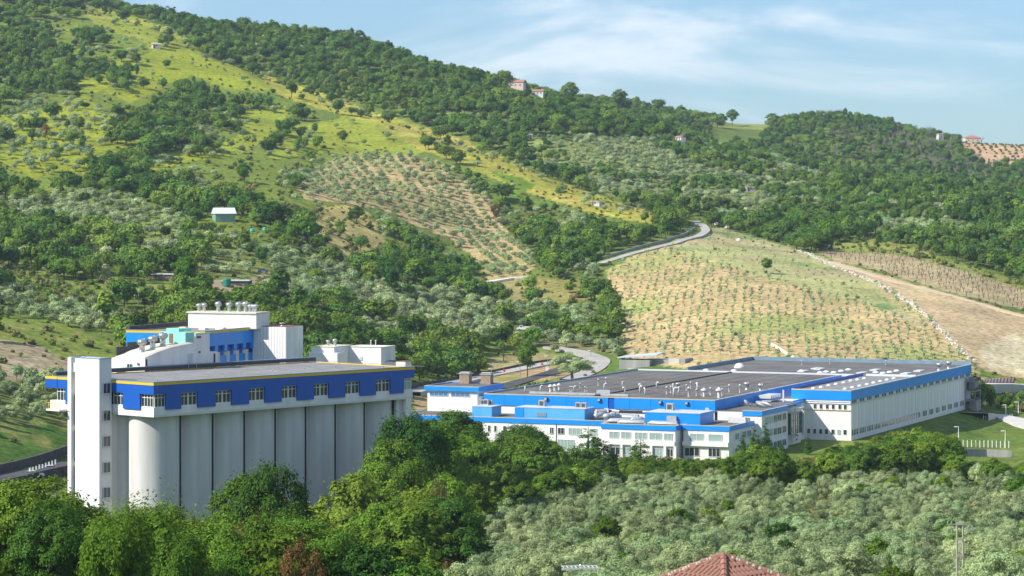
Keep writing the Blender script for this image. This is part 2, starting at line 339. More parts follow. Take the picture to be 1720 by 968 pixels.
# ------------------------------------------------------------------ land cover: outlines given by where they lie in view, kept on the ground they fall on
def inpoly(px, py, poly):
    ins = np.zeros(px.shape, bool); n = len(poly); j = n - 1
    for i in range(n):
        xi, yi = poly[i]; xj, yj = poly[j]
        if yi != yj:
            c = ((yi > py) != (yj > py)) & (px < (xj - xi) * (py - yi) / (yj - yi) + xi); ins ^= c
        j = i
    return ins
GY = (.25, .29, .034); GG = (.13, .21, .024); DRY = (.42, .34, .12); SOIL = (.46, .35, .175); TAN = (.44, .34, .195); SCR = (.12, .17, .04)
LAWN = (.10, .16, .03); MOUND = (.42, .34, .12); GRN = (.11, .19, .06); BRN = (.30, .25, .15); DRYG = (.36, .36, .15); STR = (.40, .33, .22)
ZONES = [  # name, polygon, colour, vegetation, nearest and farthest distance
 ('far_field', [(1192, 206), (1296, 207), (1262, 232), (1200, 240)], (.22, .26, .07), 'none', 2450, 2700),
 ('far_tan', [(1606, 237), (1740, 240), (1760, 272), (1668, 280), (1628, 262)], (.50, .33, .20), 'rowsfar', 2300, 2700),
 ('open_mix', [(0, 40), (120, 30), (300, 90), (520, 170), (600, 330), (420, 400), (300, 370), (200, 330), (0, 330)], (.15, .20, .032), 'mixed', 1000, 2400),
 ('top_grass', [(118, 5), (200, 20), (285, 48), (345, 95), (430, 122), (400, 132), (330, 118), (300, 124), (250, 105), (250, 76), (225, 62), (175, 52)], GY, 'sparse', 1500, 2400),
 ('mid_grass', [(130, 138), (180, 108), (260, 85), (330, 96), (430, 130), (470, 152), (380, 150), (320, 125), (290, 140), (250, 160), (215, 175), (170, 150), (135, 165)], (.24, .28, .025), 'sparse', 1200, 2400),
 ('left_grass', [(-60, 196), (60, 190), (140, 160), (200, 205), (240, 240), (150, 262), (145, 295), (110, 285), (60, 300), (-60, 245)], (.24, .28, .024), 'scatolive', 1000, 2400),
 ('low_grass', [(228, 285), (280, 258), (345, 236), (398, 238), (384, 264), (330, 268), (260, 288)], (.24, .28, .024), 'scatolive', 1000, 2400),
 ('wedge_grass', [(398, 192), (480, 178), (488, 190), (468, 212), (440, 240), (404, 258), (372, 246), (420, 215)], GY, 'sparse', 1200, 2400),
 ('bright_grass', [(452, 268), (500, 210), (570, 198), (640, 204), (700, 236), (712, 254), (700, 262), (640, 266), (560, 258), (520, 252), (480, 268)], GY, 'sparse', 1200, 2400),
 ('ridge_grass', [(420, 118), (520, 148), (560, 166), (655, 196), (740, 222), (800, 244), (900, 292), (960, 312), (1030, 338), (1100, 360), (1104, 378), (1010, 362), (900, 328), (830, 302), (760, 268), (700, 250), (640, 212), (560, 190), (470, 160)], (.36, .34, .055), 'sparse', 1300, 2300),
 ('green_patch', [(828, 288), (880, 300), (900, 312), (870, 326), (838, 334), (850, 310)], GG, 'sparse', 1300, 2300),
 ('green_patch2', [(760, 338), (800, 340), (812, 352), (780, 356)], GG, 'sparse', 1200, 2300),
 ('orchard', [(500, 318), (520, 295), (560, 268), (610, 262), (690, 262), (740, 280), (790, 312), (830, 340), (850, 390), (888, 430), (905, 445), (860, 478), (825, 475), (805, 440), (760, 405), (700, 380), (640, 352), (560, 340), (512, 335)], SOIL, 'orchard', 1150, 1700),
 ('mound', [(520, 385), (548, 345), (600, 345), (620, 360), (645, 400), (640, 432), (585, 448), (548, 425), (530, 400)], MOUND, 'scrub', 1000, 1500),
 ('terrace', [(295, 470), (420, 470), (440, 455), (480, 470), (480, 490), (300, 492)], BRN, 'scrub', 900, 1200),
 ('house_clear', [(325, 428), (430, 425), (440, 460), (360, 465), (320, 448)], (.17, .19, .05), 'scatolive', 900, 1300),
 ('field', [(1015, 455), (1060, 432), (1120, 412), (1180, 398), (1205, 380), (1300, 408), (1400, 438), (1470, 475), (1540, 512), (1612, 590), (1645, 620), (1660, 660), (1055, 650), (1045, 560), (1035, 500)], SOIL, 'young', 870, 1520),
 ('field_dry', [(1180, 398), (1205, 380), (1300, 408), (1400, 438), (1470, 475), (1500, 508), (1560, 552), (1440, 505), (1330, 480), (1230, 450), (1120, 420)], DRYG, 'sparseyoung', 870, 1520),
 ('bare', [(1372, 436), (1410, 440), (1470, 458), (1740, 534), (1760, 640), (1700, 634), (1645, 618), (1612, 590), (1540, 512), (1470, 475), (1400, 448)], TAN, 'none', 900, 1500),
 ('dry_corner', [(1640, 586), (1700, 560), (1760, 590), (1760, 640), (1660, 615)], (.48, .42, .27), 'none', 900, 1500),
 ('vines', [(1370, 424), (1440, 412), (1520, 420), (1600, 446), (1760, 500), (1760, 532), (1600, 492), (1470, 452), (1400, 436)], (.37, .30, .17), 'vines', 1100, 1500),
 ('behind_vines', [(1380, 412), (1470, 400), (1560, 425), (1720, 475), (1720, 488), (1600, 450), (1500, 426), (1420, 424)], (.22, .25, .06), 'scrub', 1150, 1520),
 ('spur_open', [(850, 500), (880, 460), (930, 470), (1000, 470), (1010, 500), (950, 510), (900, 505)], (.24, .22, .07), 'scrub', 980, 1300),
 ('spur_open2', [(780, 470), (880, 465), (880, 505), (800, 500)], (.28, .25, .10), 'scrub', 980, 1300),
 ('road_dry', [(820, 622), (930, 612), (1030, 622), (900, 640), (800, 665), (700, 690), (690, 660), (760, 648)], (.36, .26, .14), 'none', 700, 1100),
 ('upper_dry', [(812, 604), (900, 590), (945, 598), (900, 616), (830, 624)], (.30, .26, .12), 'none', 850, 1150),
 ('road_verge', [(930, 582), (1000, 585), (1060, 605), (1160, 620), (1160, 660), (1000, 660), (1020, 620), (960, 596)], LAWN, 'none', 850, 1150),
 ('hill_olives', [(430, 486), (560, 474), (680, 500), (800, 535), (900, 560), (1060, 590), (1060, 606), (1000, 590), (900, 580), (800, 570), (680, 545), (560, 515), (450, 505)], (.17, .17, .07), 'olive', 850, 1300),
 ('left_brown', [(-100, 562), (30, 565), (70, 582), (112, 604), (135, 650), (-100, 640)], BRN, 'bank', 620, 900),
 ('left_green', [(-100, 522), (20, 535), (110, 550), (190, 575), (225, 606), (215, 650), (135, 650), (110, 604), (60, 578), (-100, 560)], (.15, .20, .035), 'bank', 620, 1000),
 ('left_olives', [(-100, 636), (110, 640), (140, 720), (60, 725), (-100, 735)], (.15, .18, .05), 'olive', 560, 900),
 ('left_bank', [(-100, 725), (60, 715), (140, 705), (140, 765), (60, 788), (-100, 815)], (.06, .12, .02), 'bank', 540, 900),
 ('right_lawn', [(1560, 660), (1700, 680), (1800, 690), (1800, 752), (1600, 752), (1500, 752)], (.12, .17, .035), 'none', 690, 860),
 ('right_hedge', [(1634, 660), (1690, 652), (1800, 656), (1800, 706), (1715, 700), (1665, 682), (1634, 672)], SCR, 'hedge', 840, 960),
 ('right_olive_upper', [(860, 232), (1000, 235), (1150, 240), (1300, 262), (1420, 325), (1600, 380), (1740, 425), (1740, 450), (1600, 425), (1450, 385), (1300, 352), (1180, 350), (1050, 335), (950, 300), (870, 262)], (.20, .24, .07), 'olivemix', 1400, 2150),
 ('grove', [(850, 905), (900, 880), (1050, 852), (1300, 836), (1500, 828), (1900, 810), (1900, 1200), (700, 1200), (790, 1000)], (.24, .22, .07), 'grove', 230, 640),
]
def zone_of(px, py, D, near=False):
    z = np.full(px.shape, -1)
    for i, (nm, poly, c, v, d0, d1) in enumerate(ZONES):
        m = ((D > d0) | near) & (D < d1); m &= inpoly(px, py, poly); z[m] = i
    return z

# ------------------------------------------------------------------ the ground, one sheet to the horizon
pxs = np.concatenate([np.arange(-1800, -260, 60), np.arange(-260, 1990, 4.5), np.arange(1990, 3500, 60)])
th = np.arctan((pxs - CX) / F)
th = np.concatenate([np.arange(-math.pi, th[0] - .03, .09), th, np.arange(th[-1] + .06, math.pi, .09)])
ds = [1.0]
while ds[-1] < 14000:
    d = ds[-1]; ds.append(d + (max(1.5, d * .06) if d < 120 else 6 if d < 300 else 4 if d < 1600 else 5 if d < 2700 else d * .05))
ds = np.array(ds); nt_, nd = len(th), len(ds)
TH, DD = np.meshgrid(th, ds); rr = DD / np.cos(np.minimum(np.abs(TH), .55))
GX = rr * np.sin(TH); GYY = rr * np.cos(TH); GZ = H(GX.ravel(), GYY.ravel()).reshape(GX.shape)
verts = np.stack([GX, GYY, GZ], -1).reshape(-1, 3)
ii, jj = np.meshgrid(np.arange(nd - 1), np.arange(nt_), indexing='ij'); j2 = (jj + 1) % nt_
faces = np.stack([ii * nt_ + jj, ii * nt_ + j2, (ii + 1) * nt_ + j2, (ii + 1) * nt_ + jj], -1).reshape(-1, 4)
def fast_mesh(name, V, Q, mats, smooth=True):
    me = bpy.data.meshes.new(name); k = Q.shape[1]
    me.vertices.add(len(V)); me.vertices.foreach_set('co', V.astype(np.float32).ravel())
    me.loops.add(Q.size); me.loops.foreach_set('vertex_index', Q.astype(np.int32).ravel())
    me.polygons.add(len(Q)); me.polygons.foreach_set('loop_start', np.arange(0, Q.size, k, dtype=np.int32))
    me.polygons.foreach_set('use_smooth', np.full(len(Q), smooth)); me.update(calc_edges=True)
    for m in mats: me.materials.append(MATS[m])
    return me
gm, gnt, gb = base_mat('ground'); gb.inputs['Roughness'].default_value = 1; gb.inputs['Specular IOR Level'].default_value = .05
at = N(gnt, 'ShaderNodeAttribute', attribute_name='tint'); ge = N(gnt, 'ShaderNodeNewGeometry')
def gnoise(scale, detail, lo, hi, a, b):
    no = N(gnt, 'ShaderNodeTexNoise'); no.inputs['Scale'].default_value = scale; no.inputs['Detail'].default_value = detail; no.inputs['Roughness'].default_value = .65
    gnt.links.new(ge.outputs['Position'], no.inputs['Vector']); mr = N(gnt, 'ShaderNodeMapRange')
    mr.inputs['From Min'].default_value = lo; mr.inputs['From Max'].default_value = hi; mr.inputs['To Min'].default_value = a; mr.inputs['To Max'].default_value = b
    gnt.links.new(no.outputs['Fac'], mr.inputs['Value']); return mr
a_ = gnoise(.5, 8, .3, .7, .5, 1.5); b_ = gnoise(.03, 4, .3, .7, .8, 1.2)
m1 = N(gnt, 'ShaderNodeMath', operation='MULTIPLY'); gnt.links.new(a_.outputs[0], m1.inputs[0]); gnt.links.new(b_.outputs[0], m1.inputs[1])
hs = N(gnt, 'ShaderNodeHueSaturation'); gnt.links.new(at.outputs['Color'], hs.inputs['Color']); gnt.links.new(m1.outputs[0], hs.inputs['Value'])
hv = gnoise(.09, 5, .3, .7, .482, .518); gnt.links.new(hv.outputs[0], hs.inputs['Hue']); gnt.links.new(hs.outputs[0], gb.inputs['Base Color'])
bpn = N(gnt, 'ShaderNodeTexNoise'); bpn.inputs['Scale'].default_value = .8; bpn.inputs['Detail'].default_value = 5; gnt.links.new(ge.outputs['Position'], bpn.inputs['Vector'])
bp = N(gnt, 'ShaderNodeBump'); bp.inputs['Strength'].default_value = .6; bp.inputs['Distance'].default_value = .5; gnt.links.new(bpn.outputs['Fac'], bp.inputs['Height']); gnt.links.new(bp.outputs[0], gb.inputs['Normal'])
me = fast_mesh('ground', verts, faces, ['ground'])
X = verts[:, 0]; Y = verts[:, 1]; Z = verts[:, 2]; Ys = np.maximum(Y, 1)
PX = np.where(Y > 5, px_of(X, Ys), 99999); PY = py_of(Z, Ys)
jx = 16 * fbm(X / 9, Y / 9, 21, 3); jy = 7 * fbm(X / 9, Y / 9, 31, 3)
zi = zone_of(PX + jx, PY + jy, Y)
col = np.empty((len(X), 4), np.float32); col[:] = (.12, .17, .035, 1)
nz = fbm(X / 40, Y / 40, 41, 4)[:, None]
col[:, :3] += np.clip(nz * 2, 0, 1) * np.array([.12, .11, .02])
for i, zn in enumerate(ZONES):
    m = zi == i
    if m.any(): col[m, :3] = zn[2]
def blend(name, c2, amt, s, seed, thr=0.):
    for nm in name:
        i = [z[0] for z in ZONES].index(nm); m = zi == i
        if not m.any(): continue
        t = np.clip((fbm(X[m] / s, Y[m] / s, seed, 4) - thr) * 5, 0, 1)[:, None] * amt
        col[m, :3] = col[m, :3] * (1 - t) + np.array(c2) * t
blend(['field'], (.27, .32, .09), .75, 45, 51, -.02); blend(['field'], (.15, .22, .06), .6, 25, 53, .12)
blend(['field_dry'], (.38, .32, .18), .8, 25, 52, -.05); blend(['field_dry'], (.10, .19, .06), .9, 28, 57, .10)
blend(['orchard'], (.27, .25, .09), .7, 40, 54, 0); blend(['grove'], (.40, .25, .12), .9, 14, 55, .08); blend(['grove'], (.12, .17, .03), .8, 18, 56, .0)
blend(['ridge_grass', 'top_grass', 'bright_grass', 'mid_grass', 'left_grass', 'wedge_grass'], (.17, .20, .035), .7, 22, 58, .06)
blend(['ridge_grass', 'top_grass'], (.42, .33, .10), .7, 30, 59, .10)
blend(['mound'], (.42, .36, .22), .8, 9, 60, .10); blend(['left_brown'], (.36, .30, .20), .9, 6, 61, 0); blend(['left_brown'], (.16, .19, .07), .7, 12, 62, .1)
blend(['bare', 'vines'], (.34, .24, .15), .7, 12, 63, .05); blend(['left_green', 'left_bank'], (.24, .23, .07), .9, 7, 64, .02); blend(['left_green', 'right_lawn'], (.09, .15, .025), .8, 12, 68, .05); blend(['ridge_grass', 'top_grass', 'bright_grass', 'mid_grass', 'left_grass', 'wedge_grass', 'low_grass', 'open_mix'], (.15, .20, .03), .6, 7, 67, .14)
blend(['vines'], (.24, .26, .10), .7, 14, 65, .08); blend(['road_dry', 'upper_dry'], (.18, .20, .05), .9, 10, 66, .02)
ca = me.color_attributes.new('tint', 'FLOAT_COLOR', 'POINT'); ca.data.foreach_set('color', col.ravel())
go = link('ground', me); go['kind'] = 'structure'
cap = MB(); cap.poly([(float(GX[0, j]), float(GYY[0, j]), float(GZ[0, j])) for j in range(0, nt_)])
# (closing disc under the eye point)
cm = cap.mesh('ground_cap', ['ground']); ca = cm.color_attributes.new('tint', 'FLOAT_COLOR', 'POINT'); ca.data.foreach_set('color', np.tile([.1, .12, .03, 1], len(cm.vertices)).astype(np.float32))
link('ground', cm, go)

# ------------------------------------------------------------------ roads, tracks
def ground_line(pts, step=6.0):
    P = [hit(a, b)[:2] for a, b in pts]; return resample(P, step)
def resample(P, step):
    P = np.array(P, float)
    for _ in range(3):                                    # round the corners
        Q = [P[0]]
        for a, b in zip(P[:-1], P[1:]): Q += [a * .75 + b * .25, a * .25 + b * .75]
        P = np.array(Q + [P[-1]])
    s = np.concatenate([[0], np.cumsum(np.hypot(*np.diff(P, axis=0).T))]); n = max(2, int(s[-1] / step))
    t = np.linspace(0, s[-1], n + 1); return np.stack([np.interp(t, s, P[:, 0]), np.interp(t, s, P[:, 1])], 1)
def smooth1(z, k=5):
    for _ in range(k): z = np.concatenate([[z[0]], (z[:-2] + 2 * z[1:-1] + z[2:]) / 4, [z[-1]]])
    return z
def ribbon(name, L, w, m, lift=.35, label=None, skirt=3.0, kerb=0):
    t = np.gradient(L, axis=0); t /= np.hypot(t[:, 0], t[:, 1])[:, None]; nrm = np.stack([-t[:, 1], t[:, 0]], 1)
    zc = smooth1(np.maximum.reduce([H(*(L + nrm * o).T) for o in (-w / 2, 0, w / 2)]) + lift)
    mb = MB()
    for k in range(len(L) - 1):
        a, b = L[k] + nrm[k] * w / 2, L[k] - nrm[k] * w / 2; c, d = L[k + 1] - nrm[k + 1] * w / 2, L[k + 1] + nrm[k + 1] * w / 2
        z0, z1 = zc[k], zc[k + 1]
        mb.poly([(*b, z0), (*c, z1), (*d, z1), (*a, z0)])
        mb.poly([(*a, z0), (*d, z1), (*d, z1 - skirt), (*a, z0 - skirt)]); mb.poly([(*b, z0 - skirt), (*c, z1 - skirt), (*c, z1), (*b, z0)])
    o = mb.build(name, [m], kind='structure'); return L, nrm, zc
ROADS = []
def road(name, pts, w, m, lift=.3, step=6.):
    L = ground_line(pts, step); ROADS.append((L, w)); return ribbon(name, L, w, m, lift)
hillroad = road('hill_road', [(1008, 444), (1040, 434), (1090, 421), (1140, 409), (1174, 399), (1188, 390), (1180, 381), (1168, 373)], 4.0, 'road_asphalt', .3, 3.)
valley = road('valley_road', [(690, 664), (745, 648), (800, 636), (847, 626), (900, 616), (935, 609), (985, 606)], 6, 'road_asphalt', .3)
bend = road('bend_road', [(922, 584), (948, 588), (975, 593), (1003, 602), (1012, 610), (1000, 622), (960, 640)], 6.5, 'road_asphalt', .3)
lower = road('lower_road', [(838, 654), (870, 643), (905, 634), (935, 624), (975, 612)], 6, 'road_dark', .25)
track = road('dirt_track', [(1396, 440), (1450, 458), (1530, 480), (1620, 505), (1740, 536)], 3.5, 'track_soil', .15)
siteroad = road('site_road', [(1634, 700), (1655, 694), (1685, 703), (1730, 716), (1790, 730)], 9, 'pale_concrete', .12)
toproad = road('access_road', [(1634, 654), (1680, 652), (1712, 650), (1780, 655)], 12, 'pale_concrete', .15)
leftroad = road('silo_road', [(-40, 822), (20, 806), (60, 797), (120, 786)], 6, 'road_dark', .2)
midroad = road('farm_track', [(778, 483), (800, 479), (830, 474), (862, 468), (888, 466)], 4, 'stone_white', .3)

def wall_along(name, L, h, th_, m, label, cat, zoff=0, panel=None):
    """a wall following a ground line; its panels are parts"""
    c = L[len(L) // 2]; root = thing(name, (c[0], c[1], h1(*c)), 0, label, cat); z = smooth1(H(*L.T), 3) + zoff
    n = len(L) - 1
    for k in range(n):
        a, b = L[k], L[k + 1]; t = (b - a) / max(.01, np.hypot(*(b - a))); q = np.array([-t[1], t[0]]) * th_ / 2
        A = a + t * .04 - c; B = b - t * .04 - c; zz = root.location.z
        mb = MB(); pts = [A - q, B - q, B + q, A + q]; zl = [z[k], z[k + 1], z[k + 1], z[k]]
        lo = [(p[0], p[1], zi_ - 1.2 - zz) for p, zi_ in zip(pts, zl)]; hi = [(p[0], p[1], zi_ + h - zz) for p, zi_ in zip(pts, zl)]
        mb.poly(lo[::-1]); mb.poly(hi)
        for i in range(4): j = (i + 1) % 4; mb.poly([lo[i], lo[j], hi[j], hi[i]])
        mb.build(panel or 'wall_panel', [m], root)
    return root
def offset(R_, d):
    L, nrm, z = R_; return L + nrm * d
wall_along('retaining_wall', ground_line([(1012, 437), (1045, 427), (1090, 414), (1135, 402), (1158, 393), (1166, 386)], 6.5), 1.3, .4, 'concrete_wall', 'long grey panelled retaining wall above the hill road', 'wall')
wall_along('retaining_wall', offset(valley, 4.2), .9, .35, 'dark_stone', 'low dark wall along the far side of the valley road', 'wall')
wall_along('retaining_wall', ground_line([(-60, 806), (0, 797), (50, 783), (110, 763), (135, 755)], 8), 1.8, .6, 'dark_stone', 'dark stone retaining wall under the grass bank left of the silos', 'wall')
wall_along('kerb_wall', offset(bend, -3.8)[8:], .8, .35, 'dark_stone', 'dark kerb wall around the outside of the road bend', 'wall')
wall_along('boundary_wall', ground_line([(1590, 764), (1650, 766), (1700, 768)], 5), 1.6, .35, 'concrete_wall', 'grey concrete boundary wall under the white fence posts on the right', 'wall')
def bar_line(p0, p1, n):
    return [(p0[0] + (p1[0] - p0[0]) * i / (n - 1), p0[1] + (p1[1] - p0[1]) * i / (n - 1)) for i in range(n)]
# striped barrier along the access road
L = ground_line([(1636, 648), (1660, 645.5), (1702, 644.5)], 2.0)
root = thing('striped_barrier', (L[0][0], L[0][1], h1(*L[0])), 0, 'low white barrier with red diagonal stripes beside the pale access road', 'barrier')
for k in range(len(L) - 1):
    a, b = L[k] - L[0], L[k + 1] - L[0]; z = h1(*L[k]) - root.location.z; mb = MB()
    d = np.array([-(b - a)[1], (b - a)[0]]); d = d / np.hypot(*d) * .25; lean = (b - a) * .45
    for o0, o1, mi in ((0, .62, 0), (.62, 1, 1)):
        p, q = a + (b - a) * o0, a + (b - a) * o1
        for sgn in (-1, 1):
            mb.poly([(*(p + d * sgn), z - .3), (*(q + d * sgn), z - .3), (*(q + d * sgn + lean), z + 1.7), (*(p + d * sgn + lean), z + 1.7)][::-sgn], mi)
        mb.poly([(*(p - d + lean), z + 1.7), (*(q - d + lean), z + 1.7), (*(q + d + lean), z + 1.7), (*(p + d + lean), z + 1.7)], mi)
    mb.build('barrier_block', ['white_metal', 'barrier_red'], root)
# ------------------------------------------------------------------ buildings
def window(parent, name, plane, a0, a1, z0, z1, off, frame='window_frame', glass='glass', div=2, transom=None, fw=.08, depth=.16, out_=1, sub=True):
    """plane 'u': opening in a wall at v=off spanning u a0..a1, facing -v (out_=1) or +v; plane 'v': at u=off, facing -u (out_=-1 means +u)"""
    mb = MB(); gb_ = MB(); cx, cz = (a0 + a1) / 2, z0
    def bx(m, p0, p1, q0, q1, d0, d1, mi=0):
        d0, d1 = sorted((d0 * out_, d1 * out_))
        if plane == 'u': m.box(p0 - cx, p1 - cx, d0, d1, q0 - cz, q1 - cz, mi)
        else: m.box(d0, d1, p0 - cx, p1 - cx, q0 - cz, q1 - cz, mi)
    D0_, D1_ = -.12, .0
    bx(mb, a0, a1, z0, z0 + fw, D0_, D1_); bx(mb, a0, a1, z1 - fw, z1, D0_, D1_)
    bx(mb, a0, a0 + fw, z0 + fw, z1 - fw, D0_, D1_); bx(mb, a1 - fw, a1, z0 + fw, z1 - fw, D0_, D1_)
    for i in range(1, div):
        c = a0 + (a1 - a0) * i / div; bx(mb, c - fw / 2, c + fw / 2, z0 + fw, z1 - fw, D0_ + .005, D1_)
    if transom: c = z0 + (z1 - z0) * transom; bx(mb, a0 + fw, a1 - fw, c - fw / 2, c + fw / 2, D0_ + .01, D1_ - .003)
    bx(gb_, a0 + fw * .5, a1 - fw * .5, z0 + fw * .5, z1 - fw * .5, -.05, -.006)
    loc = (cx, off, cz) if plane == 'u' else (off, cx, cz)
    if sub:
        w = mb.build(name, [frame], parent, loc=loc); gb_.build('pane', [glass], w); return w
    b = len(mb.v); mb.v += gb_.v; mb.f += [tuple(b + i for i in f) for f in gb_.f]; mb.m += [1] * len(gb_.f)
    return mb.build(name, [frame, glass], parent, loc=loc)
def bx(parent, name, m, u0, u1, v0, v1, z0, z1, kind=None, loc0=True):
    c = ((u0 + u1) / 2, (v0 + v1) / 2, z0); return MB().box(u0 - c[0], u1 - c[0], v0 - c[1], v1 - c[1], 0, z1 - z0).build(name, [m], parent, loc=c, kind=kind)
def ring(parent, name, m, u0, u1, v0, v1, z0, z1, t, sides='fblr'):
    mb = MB()
    if 'f' in sides: mb.box(u0, u1, v0, v0 + t, z0, z1)
    if 'b' in sides: mb.box(u0, u1, v1 - t, v1, z0, z1)
    if 'l' in sides: mb.box(u0, u0 + t, v0 + t, v1 - t, z0, z1)
    if 'r' in sides: mb.box(u1 - t, u1, v0 + t, v1 - t, z0, z1)
    return mb.build(name, [m], parent)
def turbine_mesh(s=1.0, neck=1.0):
    mb = MB(); n = 16
    mb.lathe([(.55 * s, 0), (.42 * s, .25 * s), (.36 * s, neck * s), (.40 * s, neck * s + .02)], n)
    prof = [(.40, 0), (.62, .18), (.72, .42), (.66, .66), (.48, .84), (.2, .95), (.03, .98)]
    mb.lathe([(r * s, neck * s + .03 + h * s) for r, h in prof], 20, mi=0)
    for i in range(20):
        a = 2 * math.pi * i / 20; c, q = math.cos(a), math.sin(a)
        mb.tube([(c * r * 1.03 * s, q * r * 1.03 * s, neck * s + .03 + h * s) for r, h in prof[:-1]], .022 * s, 3)
    return mb
def hood_mesh(s=1.0, neck=1.2):
    return MB().lathe([(.30 * s, 0), (.26 * s, .1), (.26 * s, neck * s)], 12).lathe([(.30 * s, neck * s), (.62 * s, neck * s + .1 * s), (.60 * s, neck * s + .25 * s), (.35 * s, neck * s + .5 * s), (.08 * s, neck * s + .75 * s)], 14)
def elbow_mesh(s=1.0, hh=1.3):
    return MB().tube([(0, 0, 0), (0, 0, hh * .8 * s), (.05 * s, 0, hh * .95 * s), (.22 * s, 0, hh * 1.05 * s), (.55 * s, 0, hh * s), (.65 * s, 0, hh * .85 * s)], .17 * s, 8)
def pipe_mesh(s=1.0, hh=1.3):
    return MB().lathe([(.16 * s, 0), (.14 * s, hh * s), (.22 * s, hh * s + .02), (.22 * s, hh * s + .2), (.06 * s, hh * s + .32)], 10)
TURB = turbine_mesh().mesh('turbine_vent', ['steel'], True); HOOD = hood_mesh().mesh('hooded_vent', ['white_metal'], True)
ELB = elbow_mesh().mesh('elbow_duct', ['white_metal'], True); PIP = pipe_mesh().mesh('roof_pipe', ['white_metal'], True)
DOME = MB().lathe([(.75, 0), (.75, .18), (.66, .22), (.55, .40), (.3, .52), (.04, .56)], 16).mesh('dome_skylight', ['skylight_plastic'], True)

# ---- grain silos with the blue gallery
fr = Fr(SI); S = thing('silo_building', (SI[0], SI[1], 0), SI[2], 'long row of tall round grey silos under a dark blue and yellow gallery', 'silo building')
U, V = 54.5, 23.0; ZT = 34.75; ZB = 29.4; r = 3.24
rs_ = 3.75; sp_ = 6.45; u0_ = 4.4; vc_ = 1.3 + rs_
sm = MB().lathe([(rs_, 0), (rs_, ZB + .1)], 72).mesh('silo', ['silo_concrete'])
for p in sm.polygons: p.use_smooth = len(p.vertices) == 4
for i in range(8): link('silo', sm, S, (u0_ + i * sp_, vc_, 0))
for j in (1, 2): link('silo', sm, S, (u0_, vc_ + j * sp_ - .3, 0))
for i in range(1, 8): link('silo', sm, S, (u0_ + i * sp_, vc_ + 2 * sp_ - .3, 0))
link('silo', sm, S, (u0_ + 7 * sp_, vc_ + sp_, 0))
bx(S, 'light_block_core', 'silo_concrete', 4.6, 50.0, 4.9, 17, 0, ZB)  # unseen box added to stop light passing between the silos
for i in range(7): uj_ = u0_ + sp_ * (i + .5); bx(S, 'joint_strip', 'dark_joint', uj_ - .07, uj_ + .07, 2.72, 3.4, 0, ZB); bx(S, 'pilaster', 'grey_render', uj_ + .075, uj_ + .2, 2.66, 3.4, 0, ZB)
bx(S, 'end_wall', 'silo_concrete', 53.6, 54.2, 1.2, 20, 0, ZB); bx(S, 'end_wall', 'grey_render', 51.9, 52.5, 1.1, 1.6, 0, ZB)
bx(S, 'end_wall', 'silo_concrete', 52.5, 53.6, 1.35, 1.7, 0, ZB)
# gallery: white band, window strip wall, blue fascia with pendants, yellow trim
bx(S, 'gallery_floor', 'grey_render', .003, U - .003, .003, V, ZB, ZB + .35)
ring(S, 'white_band', 'white_render', 0, U, 0, V, ZB + .35, 30.85, .35)
ring(S, 'gallery_wall', 'dark_joint', .5, U - .5, .5, V - .5, 30.85, 33.0, .3)
ring(S, 'fascia', 'gallery_blue', -.22, U + .22, -.22, V + .22, 32.78, 34.12, .5)
ring(S, 'yellow_trim', 'yellow_trim', -.25, U + .25, -.25, V + .25, 34.12, 34.50, .5)
ring(S, 'coping', 'blue_grey_trim', -.28, U + .28, -.28, V + .28, 34.50, 34.62, .62, 'fl')
ring(S, 'rear_parapet', 'parapet_dark', -.1, U + .1, -.1, V + .1, 34.62, 35.15, .5, 'b')  # near-black colour paints in the shade on the parapet's inner face
ring(S, 'rear_coping', 'blue_grey_trim', -.2, U + .2, -.2, V + .2, 35.15, 35.27, .6, 'b')
bx(S, 'roof_deck', 'roof_pale', .36, U - .36, .36, V - .4, 34.0, 34.40)
for k in range(9):                                        # felt joints across the deck
    bx(S, 'roof_joint', 'roof_pale', 6.8 * (k + .5) - .06, 6.8 * (k + .5) + .06, .5, V - .6, 34.40, 34.44)
for k in range(8):
    for vv in (3.2, 8.5, 14): link('roof_vent', PIP, S, (6.8 * k + 2 + (vv * 7) % 3, vv, 34.4), scale=(.4, .4, .22))
ww = 1.62
for k in range(1, 8): window(S, 'window', 'u', 6.8 * k - ww, 6.8 * k + ww, 30.85, 32.78, .22, div=4, transom=.72, fw=.09)
for k in range(1, 8): bx(S, 'window_post', 'window_frame', 6.8 * k - .14, 6.8 * k + .14, .14, .22, 30.85, 32.78)
window(S, 'window', 'u', 0.25, 2.2, 30.85, 32.78, .22, div=3, transom=.72, fw=.09); window(S, 'window', 'u', U - 2.2, U - .25, 30.85, 32.78, .22, div=2, transom=.72, fw=.09, glass='glass_pale')
e = [2.2] + [x for k in range(1, 8) for x in (6.8 * k - ww, 6.8 * k + ww)] + [U - 2.2]
for a, b in zip(e[::2], e[1::2]): bx(S, 'pendant_panel', 'gallery_blue', a, b, -.22, .5, 30.42, 32.779)
window(S, 'window', 'v', .25, 2.9, 30.85, 32.78, .22, div=4, transom=.72, fw=.09); window(S, 'window', 'v', 6.8, 9.3, 30.85, 32.78, .22, div=3, transom=.72, fw=.09)
window(S, 'window', 'v', 20.3, 22.6, 30.85, 32.78, .22, div=3, transom=.72, fw=.09)
bx(S, 'pendant_panel', 'gallery_blue', -.22, .5, 2.9, 6.8, 30.42, 32.779); bx(S, 'pendant_panel', 'gallery_blue', -.22, .5, 16.3, 20.3, 30.42, 32.779)
# left side beyond the tower overhangs a little further
bx(S, 'fascia', 'gallery_blue', -.3, .5, 22.2, 25.0, 32.78, 34.12); bx(S, 'yellow_trim', 'yellow_trim', -.33, .5, 22.2, 25.03, 34.12, 34.5)
bx(S, 'white_band', 'white_render', .002, 3, 22.9, 24.2, ZB, 30.85)
